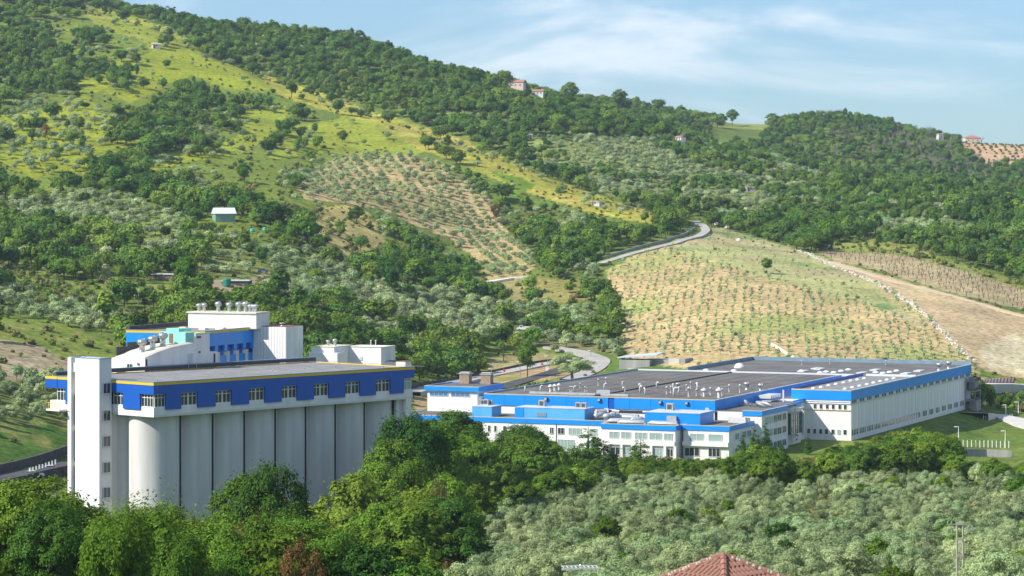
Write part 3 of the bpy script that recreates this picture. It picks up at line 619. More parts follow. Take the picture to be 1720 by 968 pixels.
# stair tower
bx(S, 'tower_landing', 'silo_concrete', -.23, 2.2, 9.6, 16.2, 0, ZB)
T = MB().box(-2.6, -.24, 9.35, 15.0, 0, 37.75).box(-2.9, -.24, 15.6, 16.4, 0, 37.75).box(-2.2, -.24, 15.0, 15.6, 0, 33.5).box(-2.55, -.24, 15.0, 15.6, 35.6, 37.0).build('stair_tower', ['white_render'], S)
ring(S, 'tower_coping', 'blue_grey_trim', -2.65, -.2, 9.3, 16.45, 37.75, 37.87, .25)
for k in range(6):
    zc = fr.z_at((652, 698, 741, 785, 827, 869)[k], -1.5, 9.35)
    window(S, 'window', 'u', -1.95, -.55, zc - .85, zc + .75, 9.31, div=2, fw=.07, frame='grey_render')
    bx(S, 'window_sill', 'grey_render', -2.05, -.45, 9.05, 9.3, zc - .98, zc - .86)
for k in range(5): bx(S, 'stair_slit', 'glass', -2.3, -2.21, 15.05, 15.55, 6 + 5.4 * k, 10.6 + 5.4 * k)
B = bx(S, 'balcony', 'white_render', -4.3, -.2, 16.6, 19.8, 29.7, 29.95)
mb = MB()
for a in np.linspace(0, 1, 6): mb.box(-2.05, -1.99, -1.6 + 3.2 * a, -1.54 + 3.2 * a if a < 1 else 1.6, .25, 1.2)
mb.box(-2.06, -1.98, -1.6, 1.6, 1.2, 1.27); mb.box(-2.05, 2.0, -1.6, -1.54, 1.2, 1.27); mb.build('railing', ['yellow_trim'], B)
# conveyor house on the silos, roof climbing to the right
def P_(px, py, v): u = fr.u_at(px, v); return u, fr.z_at(py, u, v)
top = [(243.6, 601), (262, 592.5), (285, 584.5), (305, 580), (326, 576.6), (328.6, 560), (352, 560), (352.2, 590.5), (366, 590.8)]
tp = [P_(a, b, V) for a, b in top]; z0 = 34.2; v0, v1 = V, V + 7.2
mb = MB(); ua = tp[0][0]; ub = tp[-1][0]
prof = [(ua, z0)] + tp + [(ub, z0)]
mb.poly([(u, v0, z) for u, z in [prof[0], prof[-1]] + prof[-2:0:-1]]); mb.poly([(u, v1, z) for u, z in prof])
mb.poly([(ua, v0, z0), (ua, v0, tp[0][1]), (ua, v1, tp[0][1]), (ua, v1, z0)][::-1][::-1]); mb.poly([(ub, v0, z0), (ub, v1, z0), (ub, v1, tp[-1][1]), (ub, v0, tp[-1][1])])
for a, b in zip(tp[4:-1], tp[5:]): mb.poly([(a[0], v0, a[1]), (b[0], v0, b[1]), (b[0], v1, b[1]), (a[0], v1, a[1])])
mb.build('conveyor_house', ['white_render'], S)
mb = MB()
for a, b in zip(tp[:4], tp[1:5]):
    mb.poly([(a[0], v0, a[1]), (b[0], v0, b[1]), (b[0], v1, b[1]), (a[0], v1, a[1])])
    mb.poly([(a[0], v0 - .15, a[1] + .02), (b[0], v0 - .15, b[1] + .02), (b[0], v0 + .25, b[1] + .3), (a[0], v0 + .25, a[1] + .3)])
mb.build('roof_slope', ['roof_cream'], S)
mb = MB()
for a, b in zip(tp[:4], tp[1:5]): mb.box(a[0], b[0], v1 - .3, v1, a[1], b[1] + .75)
mb.build('rear_parapet', ['parapet_dark'], S)
for pxv, pyv in ((238.5, 591), (256.5, 585.5), (273.5, 580)):
    vv = V + 3.4; uu = fr.u_at(pxv, vv); zz = fr.z_at(pyv, uu, vv); link('turbine_vent', TURB, S, (uu, vv, zz - .15), scale=1.12)
bx(S, 'back_part', 'white_render', ua + .2, ub - .2, v1, v1 + 3, 28, 36.2)
uu = fr.u_at(326, V + 1); u2 = fr.u_at(289, V + 5)
T_ = bx(S, 'teal_cabin', 'teal_paint', fr.u_at(292, V + 3.2), fr.u_at(327.5, V + .4), V + .4, V + 6.6, 37.6, 40.25)
bx(S, 'teal_cabin', 'teal_paint', fr.u_at(292, V + 3.2) + 1.2, fr.u_at(324, V + 3) , V + 3.4, V + 6.4, 40.25, 40.75)
bx(S, 'cabin_door', 'door_brown', fr.u_at(292, V + 3.2) - .06, fr.u_at(292, V + 3.2), V + 3.4, V + 4.3, 38.1, 40.0)
bx(S, 'cornice', 'teal_paint', tp[5][0] - .1, tp[6][0] + .1, V - .12, V + .3, tp[6][1] - .02, tp[6][1] + .12)
bx(S, 'rain_pipe', 'dark_joint', tp[8][0] - .9, tp[8][0] - .72, V - .2, V - .02, 34.3, 36.7); bx(S, 'rain_pipe', 'dark_joint', ua + .05, ua + .3, V - .2, V - .02, 34.2, 36.4)
for px_, py0, py1, w_, m_ in ((334, 564.5, 568.5, .42, 'door_brown'), (335, 590, 593.5, .2, 'door_brown')):
    u = fr.u_at(px_, V); bx(S, 'small_window', m_, u - w_, u + w_, V - .05, V - .01, fr.z_at(py1, u, V), fr.z_at(py0, u, V))
u = fr.u_at(319.5, V); D_ = bx(S, 'access_door', 'light_trim', u - .5, u + .5, V - .08, V - .01, 34.45, 36.9); 
MB().box(-.85, .85, -.55, -.45, 1.0, 1.06).box(-.85, -.8, -.55, -.5, 0, 1).box(.8, .85, -.55, -.5, 0, 1).build('railing', ['steel'], D_)
v_ = fr.v_at(216.5, ua); window(S, 'window', 'v', v_ - 1.0, v_ + .35, fr.z_at(620, ua, v_), fr.z_at(611, ua, v_), ua - .02, div=2, fw=.06)
v_ = fr.v_at(233, ua); window(S, 'window', 'v', v_ - .25, v_ + .25, fr.z_at(613.5, ua, v_), fr.z_at(610, ua, v_), ua - .02, div=1, fw=.05, glass='glass', frame='barrier_red')

# ---- second silo block behind (turned like the factory)
fq = Fr(QB); Q = thing('silo_building', (QB[0], QB[1], 0), QB[2], 'blue topped building with yellow trim and grey turbine vents behind the long silo row', 'silo building')
zt = 38.9; zlow = 35.9
bx(Q, 'wall', 'sky_blue', -15.0, 0, 0, 21.9, 0, 34.4)
qr = 1.72
qs = MB().lathe([(qr, 0), (qr, 35.0)], 32).mesh('silo', ['silo_concrete'])
for p in qs.polygons: p.use_smooth = len(p.vertices) == 4
for k in range(5): link('silo', qs, Q, (-1.62, 1.75 + k * 3.46, .02))
bx(Q, 'wall', 'silo_concrete', -.8, -.3, .4, 17.5, 0, 34.3)
bx(Q, 'upper_wall', 'gallery_blue', -14.8, -.3, .3, 21.7, 34.4, 36.6)
ring(Q, 'fascia', 'sky_blue', -15.2, .3, -.2, 22.1, 36.2, 38.42, .5)
bx(Q, 'fascia', 'sky_blue', -15.2, .28, -.2, .3, 33, 36.2)
for k in range(6): bx(Q, 'pendant_panel', 'sky_blue', -.2, .3, [.3, 3.9, 7.3, 10.8, 14.2, 17.3][k] - .5, [.3, 3.9, 7.3, 10.8, 14.2, 17.3][k] + .6, 35.2, 36.2)
ring(Q, 'yellow_trim', 'yellow_trim', -15.23, .33, -.23, 22.13, 38.42, 38.82, .5)
ring(Q, 'coping', 'blue_grey_trim', -15.26, .36, -.26, 22.16, 38.82, 38.92, .6, 'frb'); bx(Q, 'side_parapet', 'parapet_dark', -15.3, -14.5, -.2, 22, 38.82, 39.5)  # side parapet's dark colour stands in for its inner shadow
bx(Q, 'roof_deck', 'roof_pale', -14.7, -.2, .31, 21.6, 38.0, 38.62)
for a, b in ((-9, 5), (-6, 9), (-4, 12), (-2.2, 8), (-11, 11)): bx(Q, 'roof_hatch', 'white_render', a, a + 1.2, b, b + 1.2, 38.62, 38.95)
window(Q, 'window', 'u', fq.u_at(227, -.2), fq.u_at(240, -.2), 34.0, 35.2, -.24, div=3, fw=.06)
bx(Q, 'plant_room', 'white_render', fq.u_at(316, 16), fq.u_at(430.5, 16), 16, 21, 38.62, 41.25); ring(Q, 'cornice', 'roof_cream', fq.u_at(313.8, 16) , fq.u_at(431, 16), 15.8, 21.2, 41.25, 41.5, 2.4)
for px_, s_ in ((334, .8), (343, .85), (366.5, 1.0), (385, .95), (401, 1.0), (412.5, 1.05), (420, .8), (425.5, .8), (429.5, .8)):
    vv = 18.5; uu = fq.u_at(px_, vv); me_ = TURB; link('turbine_vent', TURB, Q, (uu, vv, 41.3), scale=(s_ * .9, s_ * .9, s_ * 1.0))
uw0 = fq.u_at(424.4, 17.7); uw1 = fq.u_at(480, 17.7); n = 12
for i in range(n):
    a = uw0 + (uw1 - uw0) * i / n; b = uw0 + (uw1 - uw0) * (i + 1) / n; bx(Q, 'wall_panel', 'white_render', a + .03, b - .03, 17.6, 17.9, 5, 38.95)
bx(Q, 'annex_wall', 'grey_render', uw0, uw1 - .01, 17.8, 24.2, 0, 38.9)
for i in range(5): bx(Q, 'wall_panel', 'white_render', uw1 - .05, uw1 + .08, 17.62, 24.25, 3 + i * 7.2, 3 + i * 7.2 + 7.14)
bx(Q, 'annex_roof', 'roof_rust', uw0 + .1, uw1 - .1, 18, 24, 38.9, 39.02)
for px_, s_ in ((474, .75), (462, .5)): link('turbine_vent', TURB, Q, (fq.u_at(px_, 20.5), 20.5, 38.98), scale=(s_, s_, s_ * .45))
# ---- low white block further right behind the gallery
o_ = (CX + 0, 0); Dn = 520.; NB = ((523.6 - CX) / F * Dn, Dn, FA[2]); fn = Fr(NB)
Nn = thing('plant_building', (NB[0], NB[1], 0), NB[2], 'plain white plant block with two small vents behind the right end of the blue gallery', 'building')
a1 = fn.u_at(561, 0); a2 = fn.u_at(570, 0)
bx(Nn, 'wall', 'white_render', 0, a1, 0, 7, 0, fn.z_at(583, 3, 0)); bx(Nn, 'wall', 'white_render', -.15, a2, -.8, 3, 0, fn.z_at(593, 3, -1)); bx(Nn, 'cornice', 'roof_cream', -.1, a1 + .1, -.1, 7.1, fn.z_at(583, 3, 0), fn.z_at(582.3, 3, 0))
a3 = fn.u_at(580, 6); a4 = fn.u_at(640, 6)
bx(Nn, 'wall', 'white_render', a3, a4, 6, 12, 0, fn.z_at(583.5, 10, 6)); ring(Nn, 'cornice', 'roof_cream', a3 - .1, a4 + .1, 5.9, 12.1, fn.z_at(583.5, 10, 6), fn.z_at(583, 10, 6), 1)
a5 = fn.u_at(681, 8); bx(Nn, 'wall', 'white_render', a4, a5, 8, 10.5, 0, fn.z_at(608.5, 16, 8)); bx(Nn, 'roof', 'roof_rust', a4, a5, 8, 10.5, fn.z_at(608.5, 16, 8), fn.z_at(607.5, 16, 8))
bx(Nn, 'access_door', 'light_trim', fn.u_at(604, 6), fn.u_at(609, 6), 5.92, 5.99, fn.z_at(606, 9, 6), fn.z_at(600, 9, 6))
for px_, s_ in ((551, .7), (562.5, .85)): link('turbine_vent', TURB, Nn, (fn.u_at(px_, 3), 3, fn.z_at(583, 3, 0)), scale=s_ * .8)
for px_ in (623, 631): link('roof_vent', PIP, Nn, (fn.u_at(px_, 9), 9, fn.z_at(583.5, 10, 6)), scale=.7)

# ---- the factory
ff = Fr(FA); Fc = thing('factory_building', (FA[0], FA[1], 0), FA[2], 'large white factory with bright blue roof edges and flat dark roofs across the valley floor', 'factory')
ZR = 12.8
# main hall
mu0, mu1, mv0, mv1 = -81.5, -20.6, -46.2, 63.4
bx(Fc, 'hall_wall', 'white_render', mu0 + .3, mu1 - .3, mv0 + .3, mv1, 0, 12.3)
nb = 11; pw = (mu1 - mu0) / nb
for i in range(nb):
    if i == 6: continue
    bx(Fc, 'fascia_panel', 'sky_blue', mu0 + i * pw + .03, mu0 + (i + 1) * pw - .03, mv0, mv0 + .35, 10.0, 12.62)
bx(Fc, 'fascia_panel', 'sky_blue', mu0 + 6 * pw + 1.6, mu0 + 7 * pw - .03, mv0, mv0 + .35, 10.0, 12.62)
bx(Fc, 'fascia_recess', 'gallery_blue', mu0 + 6 * pw, mu0 + 6 * pw + 1.6, mv0 + .2, mv0 + .3, 9.9, 12.62)
bx(Fc, 'rain_pipe', 'white_metal', mu0 + 6 * pw - .9, mu0 + 6 * pw + .2, mv0 - .35, mv0 - .05, 8.1, 10.0)
bx(Fc, 'yellow_trim', 'cream_trim', mu0, mu1 + .02, mv0 - .03, mv0 + .4, 12.62, 12.82)
nb = 9; pl = (63 - mv0) / nb
for i in range(nb): bx(Fc, 'fascia_panel', 'pale_blue' if False else 'sky_blue', mu1 - .35, mu1, mv0 + .36 + i * pl, mv0 + .33 + (i + 1) * pl, 10.0, 12.62)
bx(Fc, 'coping', 'light_trim', mu1 - .4, mu1 + .04, mv0 + .4, mv1, 12.62, 12.80); bx(Fc, 'coping', 'blue_grey_trim', mu0 - .05, mu0 + .5, mv0 + .4, mv1, 12.3, 13.0)
bx(Fc, 'fascia', 'sky_blue', mu0 - .04, mu0 + .29, mv0 + .4, mv1, 10, 12.3)
bx(Fc, 'roof_felt', 'roof_felt', mu0 + .5, mu1 - .4, mv0 + .4, mv1 - .6, 12.3, 12.6)
bx(Fc, 'gutter', 'skylight_plastic', mu0, -16, mv1 - .6, mv1 + .3, 12.3, 12.95)
uj = ff.top(1128, 643.5, 12.6)[0]
bx(Fc, 'roof_joint', 'dark_joint', uj - .3, uj + .3, mv0 + .6, mv1 - .8, 12.6, 12.85)
for vv in (-18, 20): bx(Fc, 'roof_joint', 'roof_rust', mu0 + 1, mu1 - 1, vv - .12, vv + .12, 12.6, 12.68)
for k in range(12): bx(Fc, 'felt_seam', 'parapet_dark', mu0 + 5.1 * k + 2, mu0 + 5.1 * k + 2.06, mv0 + .6, mv1 - .8, 12.6, 12.63)
bx(Fc, 'wall_strip', 'dark_joint', mu0 + 12, mu1 - 2, mv0 + .24, mv0 + .3, 8.9, 9.25)
for k in range(4): bx(Fc, 'vent_grille', 'glass', mu0 + 20 + 8 * k, mu0 + 26 + 8 * k, mv0 + .2, mv0 + .28, 9.3, 9.6)
for px_, py_ in ((917.5, 670), (1007, 672), (1109.5, 676), (1154, 677.5)):
    u = ff.u_at(px_, mv0); z = ff.z_at(py_, u, mv0); MB().box(-.45, .45, -.45, 0, -.35, .35, 0).box(-.3, .3, -.6, -.45, -.25, .25, 1).build('wall_fan', ['parapet_dark', 'duct_steel'], Fc, loc=(u, mv0, z))
for px_, py_ in ((1187.5, 688),):
    u = ff.u_at(px_, mv0 - .6); MB().lathe([(.1, 0), (.5, .12), (.55, .18)], 16).build('satellite_dish', ['white_metal'], Fc, loc=(u, mv0 - .3, ff.z_at(py_, u, mv0))).rotation_euler = (math.radians(100), 0, 0)
# skylights and vents of the main roof
for px_, py_, t, s_ in [(882, 658.5, 'E', .9), (908, 658.5, 'E', 1.1), (924.5, 659, 'H', 1), (931.5, 657, 'H', .9), (934, 659, 'P', 1.1), (939, 655.5, 'H', .9), (958, 658.5, 'P', .9), (961, 658.5, 'P', .9), (964, 657, 'E', .9), (974.5, 653, 'P', .9), (983, 658.5, 'P', .9), (986, 658.5, 'P', .7), (1005, 648, 'P', 1.1), (1018, 645.5, 'P', 1.1), (1015, 655, 'E', 1.1), (1045.5, 649.5, 'E', .9), (1050, 661, 'E', 1.1),
        (1075, 660.5, 'E', 1.3), (1077, 655.5, 'E', 1.1), (1083.5, 663.5, 'E', 1.2), (1103, 652, 'E', 1.1), (1120, 662.5, 'P', 1.2), (1127, 660.5, 'P', 1.1), (1130.5, 655, 'E', 1.1), (1138.5, 653, 'T', 1.0), (1132, 666, 'E', 1.5), (1140, 662, 'E', 1.2), (1153, 656.5, 'P', 1), (1160.5, 653, 'P', 1.1), (1157, 667, 'P', 1.5), (1170, 665.5, 'P', 1.1), (1171.5, 657, 'E', 1.4), (1182.5, 666.5, 'H', 1.1), (1178.5, 665, 'P', 1), (1193.5, 664, 'P', 1.2), (1207.5, 668.5, 'H', 1.3), (1213, 665, 'P', 1.1), (1225, 659, 'P', 1.2), (1243, 660, 'P', 1.3), (1254.5, 654.5, 'T', 1.2), (1277.5, 656, 'T', 1.1)]:
    u, v = ff.top(px_, py_, 12.6)
    s_ *= .85; m_ = {'E': ELB, 'H': HOOD, 'P': PIP, 'T': TURB}[t]; nm = {'E': 'elbow_duct', 'H': 'hooded_vent', 'P': 'roof_pipe', 'T': 'turbine_vent'}[t]
    link(nm, m_, Fc, (u, v, 12.55), rz=R.uniform(0, 6), scale=s_ * (1.25 if t != 'T' else 1.0))
for px0, px1, py_ in ((890, 1010, 661), (1010, 1056, 664.5)):
    ua_, va_ = ff.top(px0, py_, 12.6); ub_, vb_ = ff.top(px1, py_ + 1.5, 12.6)
    bx(Fc, 'pipe_duct', 'duct_steel', ua_, ub_, min(va_, vb_) - .4, min(va_, vb_) + .4, 12.6, 13.1)
u, v = ff.top(1015, 662, 12.6); MB().prism([(-1.8, -.8), (1.8, -.8), (1.2, .8), (-1.2, .8)], 0, .9).build('duct_junction', ['duct_steel'], Fc, loc=(u, v, 12.7))
# right front block
R0, R1 = -15.8, 0.0; rv = 65.0
bx(Fc, 'block_wall', 'white_render', R0 + .35, R1 - .35, .35, rv, -7, 12.3)
bx(Fc, 'fascia', 'sky_blue', R0, R1, 0, .5, 10.2, 12.62); bx(Fc, 'yellow_trim', 'cream_trim', R0 - .02, R1 + .02, -.03, .5, 12.62, 12.84)
bx(Fc, 'parapet', 'gallery_blue', R0, R0 + .4, .5, rv, 10.2, 13.25); bx(Fc, 'coping', 'light_trim', R1 - .45, R1 + .05, .5, 126, 12.62, 12.82)
bx(Fc, 'roof_felt', 'roof_pale', R0 + .4, R1 - .45, .5, rv - .4, 12.2, 12.5)
for px_, py_ in [(1366.4, 653.2), (1379.4, 651.3), (1392, 648.4), (1404.5, 646), (1417.2, 643.5), (1429, 640.5), (1440.4, 638.6), (1451.9, 636.4), (1419.6, 654), (1431.8, 651.6), (1444, 649), (1456.5, 646.4), (1467.8, 643.8), (1479, 641.2), (1490, 638.8), (1501.5, 636.4)]:
    u, v = ff.top(px_, py_ - .5, 12.6); link('dome_skylight', DOME, Fc, (u, v, 12.5), scale=.85)
def strip_windows(name, u, vs, z0, z1, w):
    mb = MB()
    for v in vs: mb.box(u - .06, u + .05, v, v + w, z0, z1)
    mb.build(name, ['glass'], Fc, kind='stuff')
npan = 18; pwd = 126.0 / npan
for i in range(npan):
    a = i * pwd; bx(Fc, 'wall_panel', 'white_render', R1 - .35, R1 - .12, a + .12 if i else .36, a + pwd - .12, -6, 9.0)
    bx(Fc, 'panel_joint', 'dark_joint', R1 - .34, R1 - .22, a + pwd - .12, a + pwd + .12, -6, 9.0)
bx(Fc, 'wall_ledge', 'light_trim', R1 - .3, R1 + .05, .36, 126, 9.0, 9.35)
bx(Fc, 'upper_wall', 'grey_render', R1 - .34, R1 - .15, .36, 126, 9.35, 10.2)
nb = 18
for i in range(nb): bx(Fc, 'fascia_panel', 'sky_blue', R1 - .4, R1 + .02, .51 + i * (126 - .51) / nb, .48 + (i + 1) * (126 - .51) / nb, 10.2, 12.62)
for i in range(npan): strip_windows('upper_window_row', R1 - .12, [i * pwd + 1.3 + 1.5 * k for k in range(3)], 9.4, 10.15 if i < 9 else 10.15, .8)
for i in range(npan): strip_windows('lower_window_row', R1 - .09, [i * pwd + 1.2 + 1.5 * k for k in range(4 if i < 9 else 3)], 1.3, 2.7, .7)
bx(Fc, 'wall_ledge', 'white_render', fr.u_at(0, 0) * 0 + R0 + 2, R1 - .2, .05, .35, 9.75, 10.05); bx(Fc, 'wall_ledge', 'cream_trim', R0 + 2, R1 - .1, .12, .35, 7.6, 7.75)
bx(Fc, 'wall_ledge', 'white_render', R0 + 3, R1 - .2, .1, .35, 9.3, 9.55)
for px_ in (1369, 1379, 1389.3, 1399.5, 1410.5, 1419.7):
    u = ff.u_at(px_, .3); window(Fc, 'window', 'u', u - .38, u + .38, 7.9, 9.1, .33, div=1, fw=.05, depth=.1)
for px_ in (1348, 1358.5, 1368.5, 1378.6, 1388.3, 1399, 1409.2, 1419.3):
    u = ff.u_at(px_, .3); window(Fc, 'window', 'u', u - .42, u + .42, 1.5, 2.75, .33, div=1, fw=.05, depth=.1, glass='glass_pale' if px_ == 1409.2 else 'glass')
# rear block
bu0 = -67.5
bx(Fc, 'rear_wall', 'white_render', bu0 + .3, R1 - .35, 65.6, 125.8, -7, 12.2)
bx(Fc, 'roof_felt', 'roof_felt', bu0 + .5, R1 - .46, 66, 125.4, 12.2, 12.55)
bx(Fc, 'rear_parapet', 'blue_grey_trim', bu0, R1, 125.4, 126, 10.2, 13.6); bx(Fc, 'rear_parapet', 'blue_grey_trim', bu0 - .05, bu0 + .4, 66.5, 125.4, 10.2, 13.6)
bx(Fc, 'roof_step', 'skylight_plastic', ff.u_at(1455, rv), R1 - .46, rv - .4, rv + .3, 12.3, 13.05)
for px_, py_ in [(1372, 618.9), (1349, 623.3), (1376.5, 619.8), (1448, 626.2), (1470.6, 621.3), (1522, 627.3), (1544, 622.9), (1424, 630.5)]:
    u, v = ff.top(px_, py_, 12.7); bx(Fc, 'strip_skylight', 'skylight_plastic', u - 1.0, u + 1.0, v - 2.8, v + 2.8, 12.55, 12.85)
for px_, py_ in [(1388, 624.6), (1400.5, 625.6), (1413, 623.2), (1425, 621), (1471, 625.6), (1483, 626.8), (1494.6, 625.1), (1506, 623), (1377.6, 625.9), (1186, 621.5), (1233, 622.5), (1346, 623)]:
    u, v = ff.top(px_, py_, 12.7); link('dome_skylight', DOME, Fc, (u, v, 12.55), scale=(1.25, 1.25, .9))
u, v = ff.top(1242, 618, 12.6); link('roof_fan_housing', DOME, Fc, (u, v, 12.55), scale=(2.1, 2.1, 2.6))
for px_, py_ in ((1577.5, 622), (1593.5, 619)):
    u, v = ff.top(px_, py_, 12.6); link('turbine_vent', TURB, Fc, (u, v, 12.5), scale=1.15)
for px_, py_ in ((1347, 611.5), (1394, 609.5), (1488, 611.5), (1581, 612.5)):
    u, v = ff.top(px_, py_ + 2, 12.6); link('roof_vent', PIP, Fc, (u, v, 12.5), scale=.9)
# outside stair on the far right end
st = MB()
for k in range(3): st.box(0, 3.2, 118, 124.5, 2.8 * k + 2.4, 2.8 * k + 2.7)
for a in (.1, 2.9):
    for b in (118.1, 124.2): st.box(a, a + .22, b, b + .22, -5, 9.2)
st.build('fire_stair', ['concrete_wall'], Fc); bx(Fc, 'stair_wall', 'concrete_wall', 1.2, 3.3, 119, 124, -5, 2.3); bx(Fc, 'stair_wall', 'concrete_wall', .8, 2.6, 120, 124.2, 5.6, 9)
for k in range(3): MB().box(3.1, 3.2, 118, 124.5, 2.8 * k + 2.7, 2.8 * k + 3.6).build('stair_railing', ['parapet_dark'], Fc)
# tower block on the left
bx(Fc, 'tower_wall', 'white_render', -103.6, -89.6, -31.6, -16, 0, 12.3); ring(Fc, 'fascia', 'sky_blue', -104.2, -89.0, -32.2, -15.5, 12.1, 13.25, .5)
ring(Fc, 'trim', 'cream_trim', -104.22, -88.98, -32.22, -15.48, 13.25, 13.37, .5, 'f'); ring(Fc, 'coping', 'blue_grey_trim', -104.22, -88.98, -31.7, -15.48, 13.25, 13.4, .5, 'blr')
bx(Fc, 'roof_felt', 'roof_felt', -103.7, -89.5, -31.7, -16, 12.3, 13.1)
for a, b in ((722, 752.8), (757.7, 789)): window(Fc, 'strip_window', 'u', ff.u_at(a, -31.6), ff.u_at(b, -31.6), 10.75, 11.65, -31.63, div=4, fw=.06, glass='glass_blue')
window(Fc, 'strip_window', 'v', -31, -19, 10.75, 11.65, -89.57, div=4, fw=.06, glass='glass_blue', out_=-1)
for px_ in (787, 823):
    u = ff.u_at(px_, -15.0); u = min(u, -89.4); c_ = MB().box(-1.35, 1.35, -1.0, 1.0, 0, 2.6).build('chimney', ['chimney_brick'], Fc, loc=(u, -16.9, 13.0)); MB().box(-1.6, 1.6, -1.2, 1.2, 2.6, 2.75).box(-1.3, 1.3, -1, 1, 2.95, 3.1).box(-1.2, -1, -.8, .8, 2.75, 2.95).box(1, 1.2, -.8, .8, 2.75, 2.95).build('chimney_cap', ['pale_concrete'], c_)
# link between tower and hall
bx(Fc, 'link_wall', 'white_render', -89.5, -81.3, -28, -16, 0, 10); bx(Fc, 'link_roof', 'roof_felt', -89.5, -81.3, -28.2, -16, 10, 10.25)
# offices
def office(u0, u1, v0, v1, zr, name='office_wall', side=True):
    bx(Fc, name, 'white_render', u0 + .2, u1 - .2, v0 + .2, v1, 0, zr - .3)
    ring(Fc, 'fascia', 'sky_blue', u0, u1, v0, v1, zr - 1.0, zr + .12, .4, 'flr' if side else 'f'); ring(Fc, 'trim', 'cream_trim', u0 - .02, u1 + .02, v0 - .02, v1, zr + .12, zr + .24, .42, 'f'); ring(Fc, 'coping', 'light_trim', u0 - .02, u1 + .02, v0 + .4, v1, zr + .12, zr + .22, .42, 'lr')
    bx(Fc, 'roof_felt', 'roof_felt', u0 + .41, u1 - .41, v0 + .41, v1 - .01, zr - .3, zr)
OF = 8.0
office(-98, -41.6, -61.8, -46.5, OF); office(-41.2, -22.4, -69.6, -46.4, OF); office(-22.0, -10.3, -66.2, -47.0, OF)
def fwin(px0, px1, v, z0, z1, div=2, glass='glass_pale', name='window', mid=True):
    return window(Fc, name, 'u', ff.u_at(px0, v), ff.u_at(px1, v), z0, z1, v - .03, div=div, fw=.09, glass=glass, depth=.2)
for a, b, d in ((819.5, 824, 1), (830, 834.5, 1), (845, 850, 1), (923.5, 930, 2), (937, 948, 2), (955, 976.5, 3), (990, 1004, 2), (1010.5, 1015.5, 1)):
    fwin(a, b, -61.6, 4.6, 6.2, d, 'glass' if a < 950 else 'glass_pale')
for a, b, d in ((937, 965, 5), (985, 1002, 3)): fwin(a, b, -61.6, 1.0, 3.4, d, 'glass_pale')
for a, b, d, g in ((1023.5, 1039.5, 2, 'glass_pale'), (1043.5, 1059.5, 2, 'glass_pale'), (1066.5, 1086.5, 3, 'glass_pale'), (1091, 1111.5, 2, 'glass_pale'), (1115.5, 1129.5, 2, 'glass_pale')): fwin(a, b, -69.4, 4.7, 6.35, d, g)
for a, b, d, g in ((1026, 1042, 2, 'glass'), (1046, 1061, 2, 'glass_pale'), (1097, 1114, 3, 'glass_pale'), (1121, 1131, 2, 'glass')): fwin(a, b, -69.4, .9, 2.75, d, g)
bx(Fc, 'overhang', 'white_render', -40.8, -22.6, -70.0, -69.4, 3.35, 4.4); bx(Fc, 'overhang', 'white_render', -21.8, -10.5, -66.7, -66.0, 3.35, 4.4)
for px_ in (1022, 1044, 1062.5, 1094, 1117, 1134): u = ff.u_at(px_, -69.8); bx(Fc, 'column', 'white_render', u - .3, u + .3, -70, -69.4, 0, 3.35)
fwin(1159, 1182, -66, 4.5, 6.2, 2); fwin(1190, 1213, -66, 4.5, 6.2, 1); fwin(1150, 1175, -66.0, .9, 2.9, 3, 'glass'); fwin(1190, 1210, -66.0, .9, 2.9, 3, 'glass')
bx(Fc, 'rain_pipe', 'dark_joint', ff.u_at(934, -61.7), ff.u_at(934.6, -61.7), -61.75, -61.62, 0, 7)
def swin(px0, px1, u, z0, z1, div=2, glass='glass_pale'):
    a, b = ff.v_at(px0, u), ff.v_at(px1, u); a, b = min(a, b), max(a, b); window(Fc, 'window', 'v', a, b, z0, z1, u + .03, div=div, fw=.09, glass=glass, out_=-1, depth=.2)
for z0, z1 in ((4.6, 6.2), (1.0, 2.7)):
    swin(1234, 1241, -10.5, z0, z1, 2, 'glass_blue'); swin(1247, 1252, -10.5, z0, z1, 2, 'glass'); swin(1254, 1261, -10.5, z0, z1, 2, 'glass_blue')
# taller office wing
w0, w1 = -13.5, -8.5
bx(Fc, 'wing_wall', 'white_render', w0, w1 - .15, -46.8, -26, 0, 9.9)
bx(Fc, 'fascia', 'sky_blue', w0, w1, -47, -46.5, 9.3, 10.45); bx(Fc, 'fascia', 'sky_blue', w1 - .4, w1, -46.5, -26, 9.3, 10.45); bx(Fc, 'coping', 'light_trim', w1 - .42, w1 + .02, -46.5, -26, 10.45, 10.55)
bx(Fc, 'trim', 'cream_trim', w0, w1 + .02, -47.02, -46.5, 10.45, 10.57); bx(Fc, 'roof_felt', 'roof_felt', -20.6, w1 - .42, -46.5, -18, 9.9, 10.3)
bx(Fc, 'parapet_wall', 'white_render', -19.8, w0, -46.9, -46.5, 8, 10.1)
for z0, z1, g in ((7.1, 8.8, 'glass_pale'), (4.0, 5.7, 'glass_pale'), (.8, 2.5, 'glass_blue')):
    for a, b in ((1285, 1290), (1291.5, 1297), (1299, 1304), (1305, 1312), (1314, 1320)): swin(a, b, w1 - .15, z0, z1, 2, g if (a * 7) % 3 else 'glass')
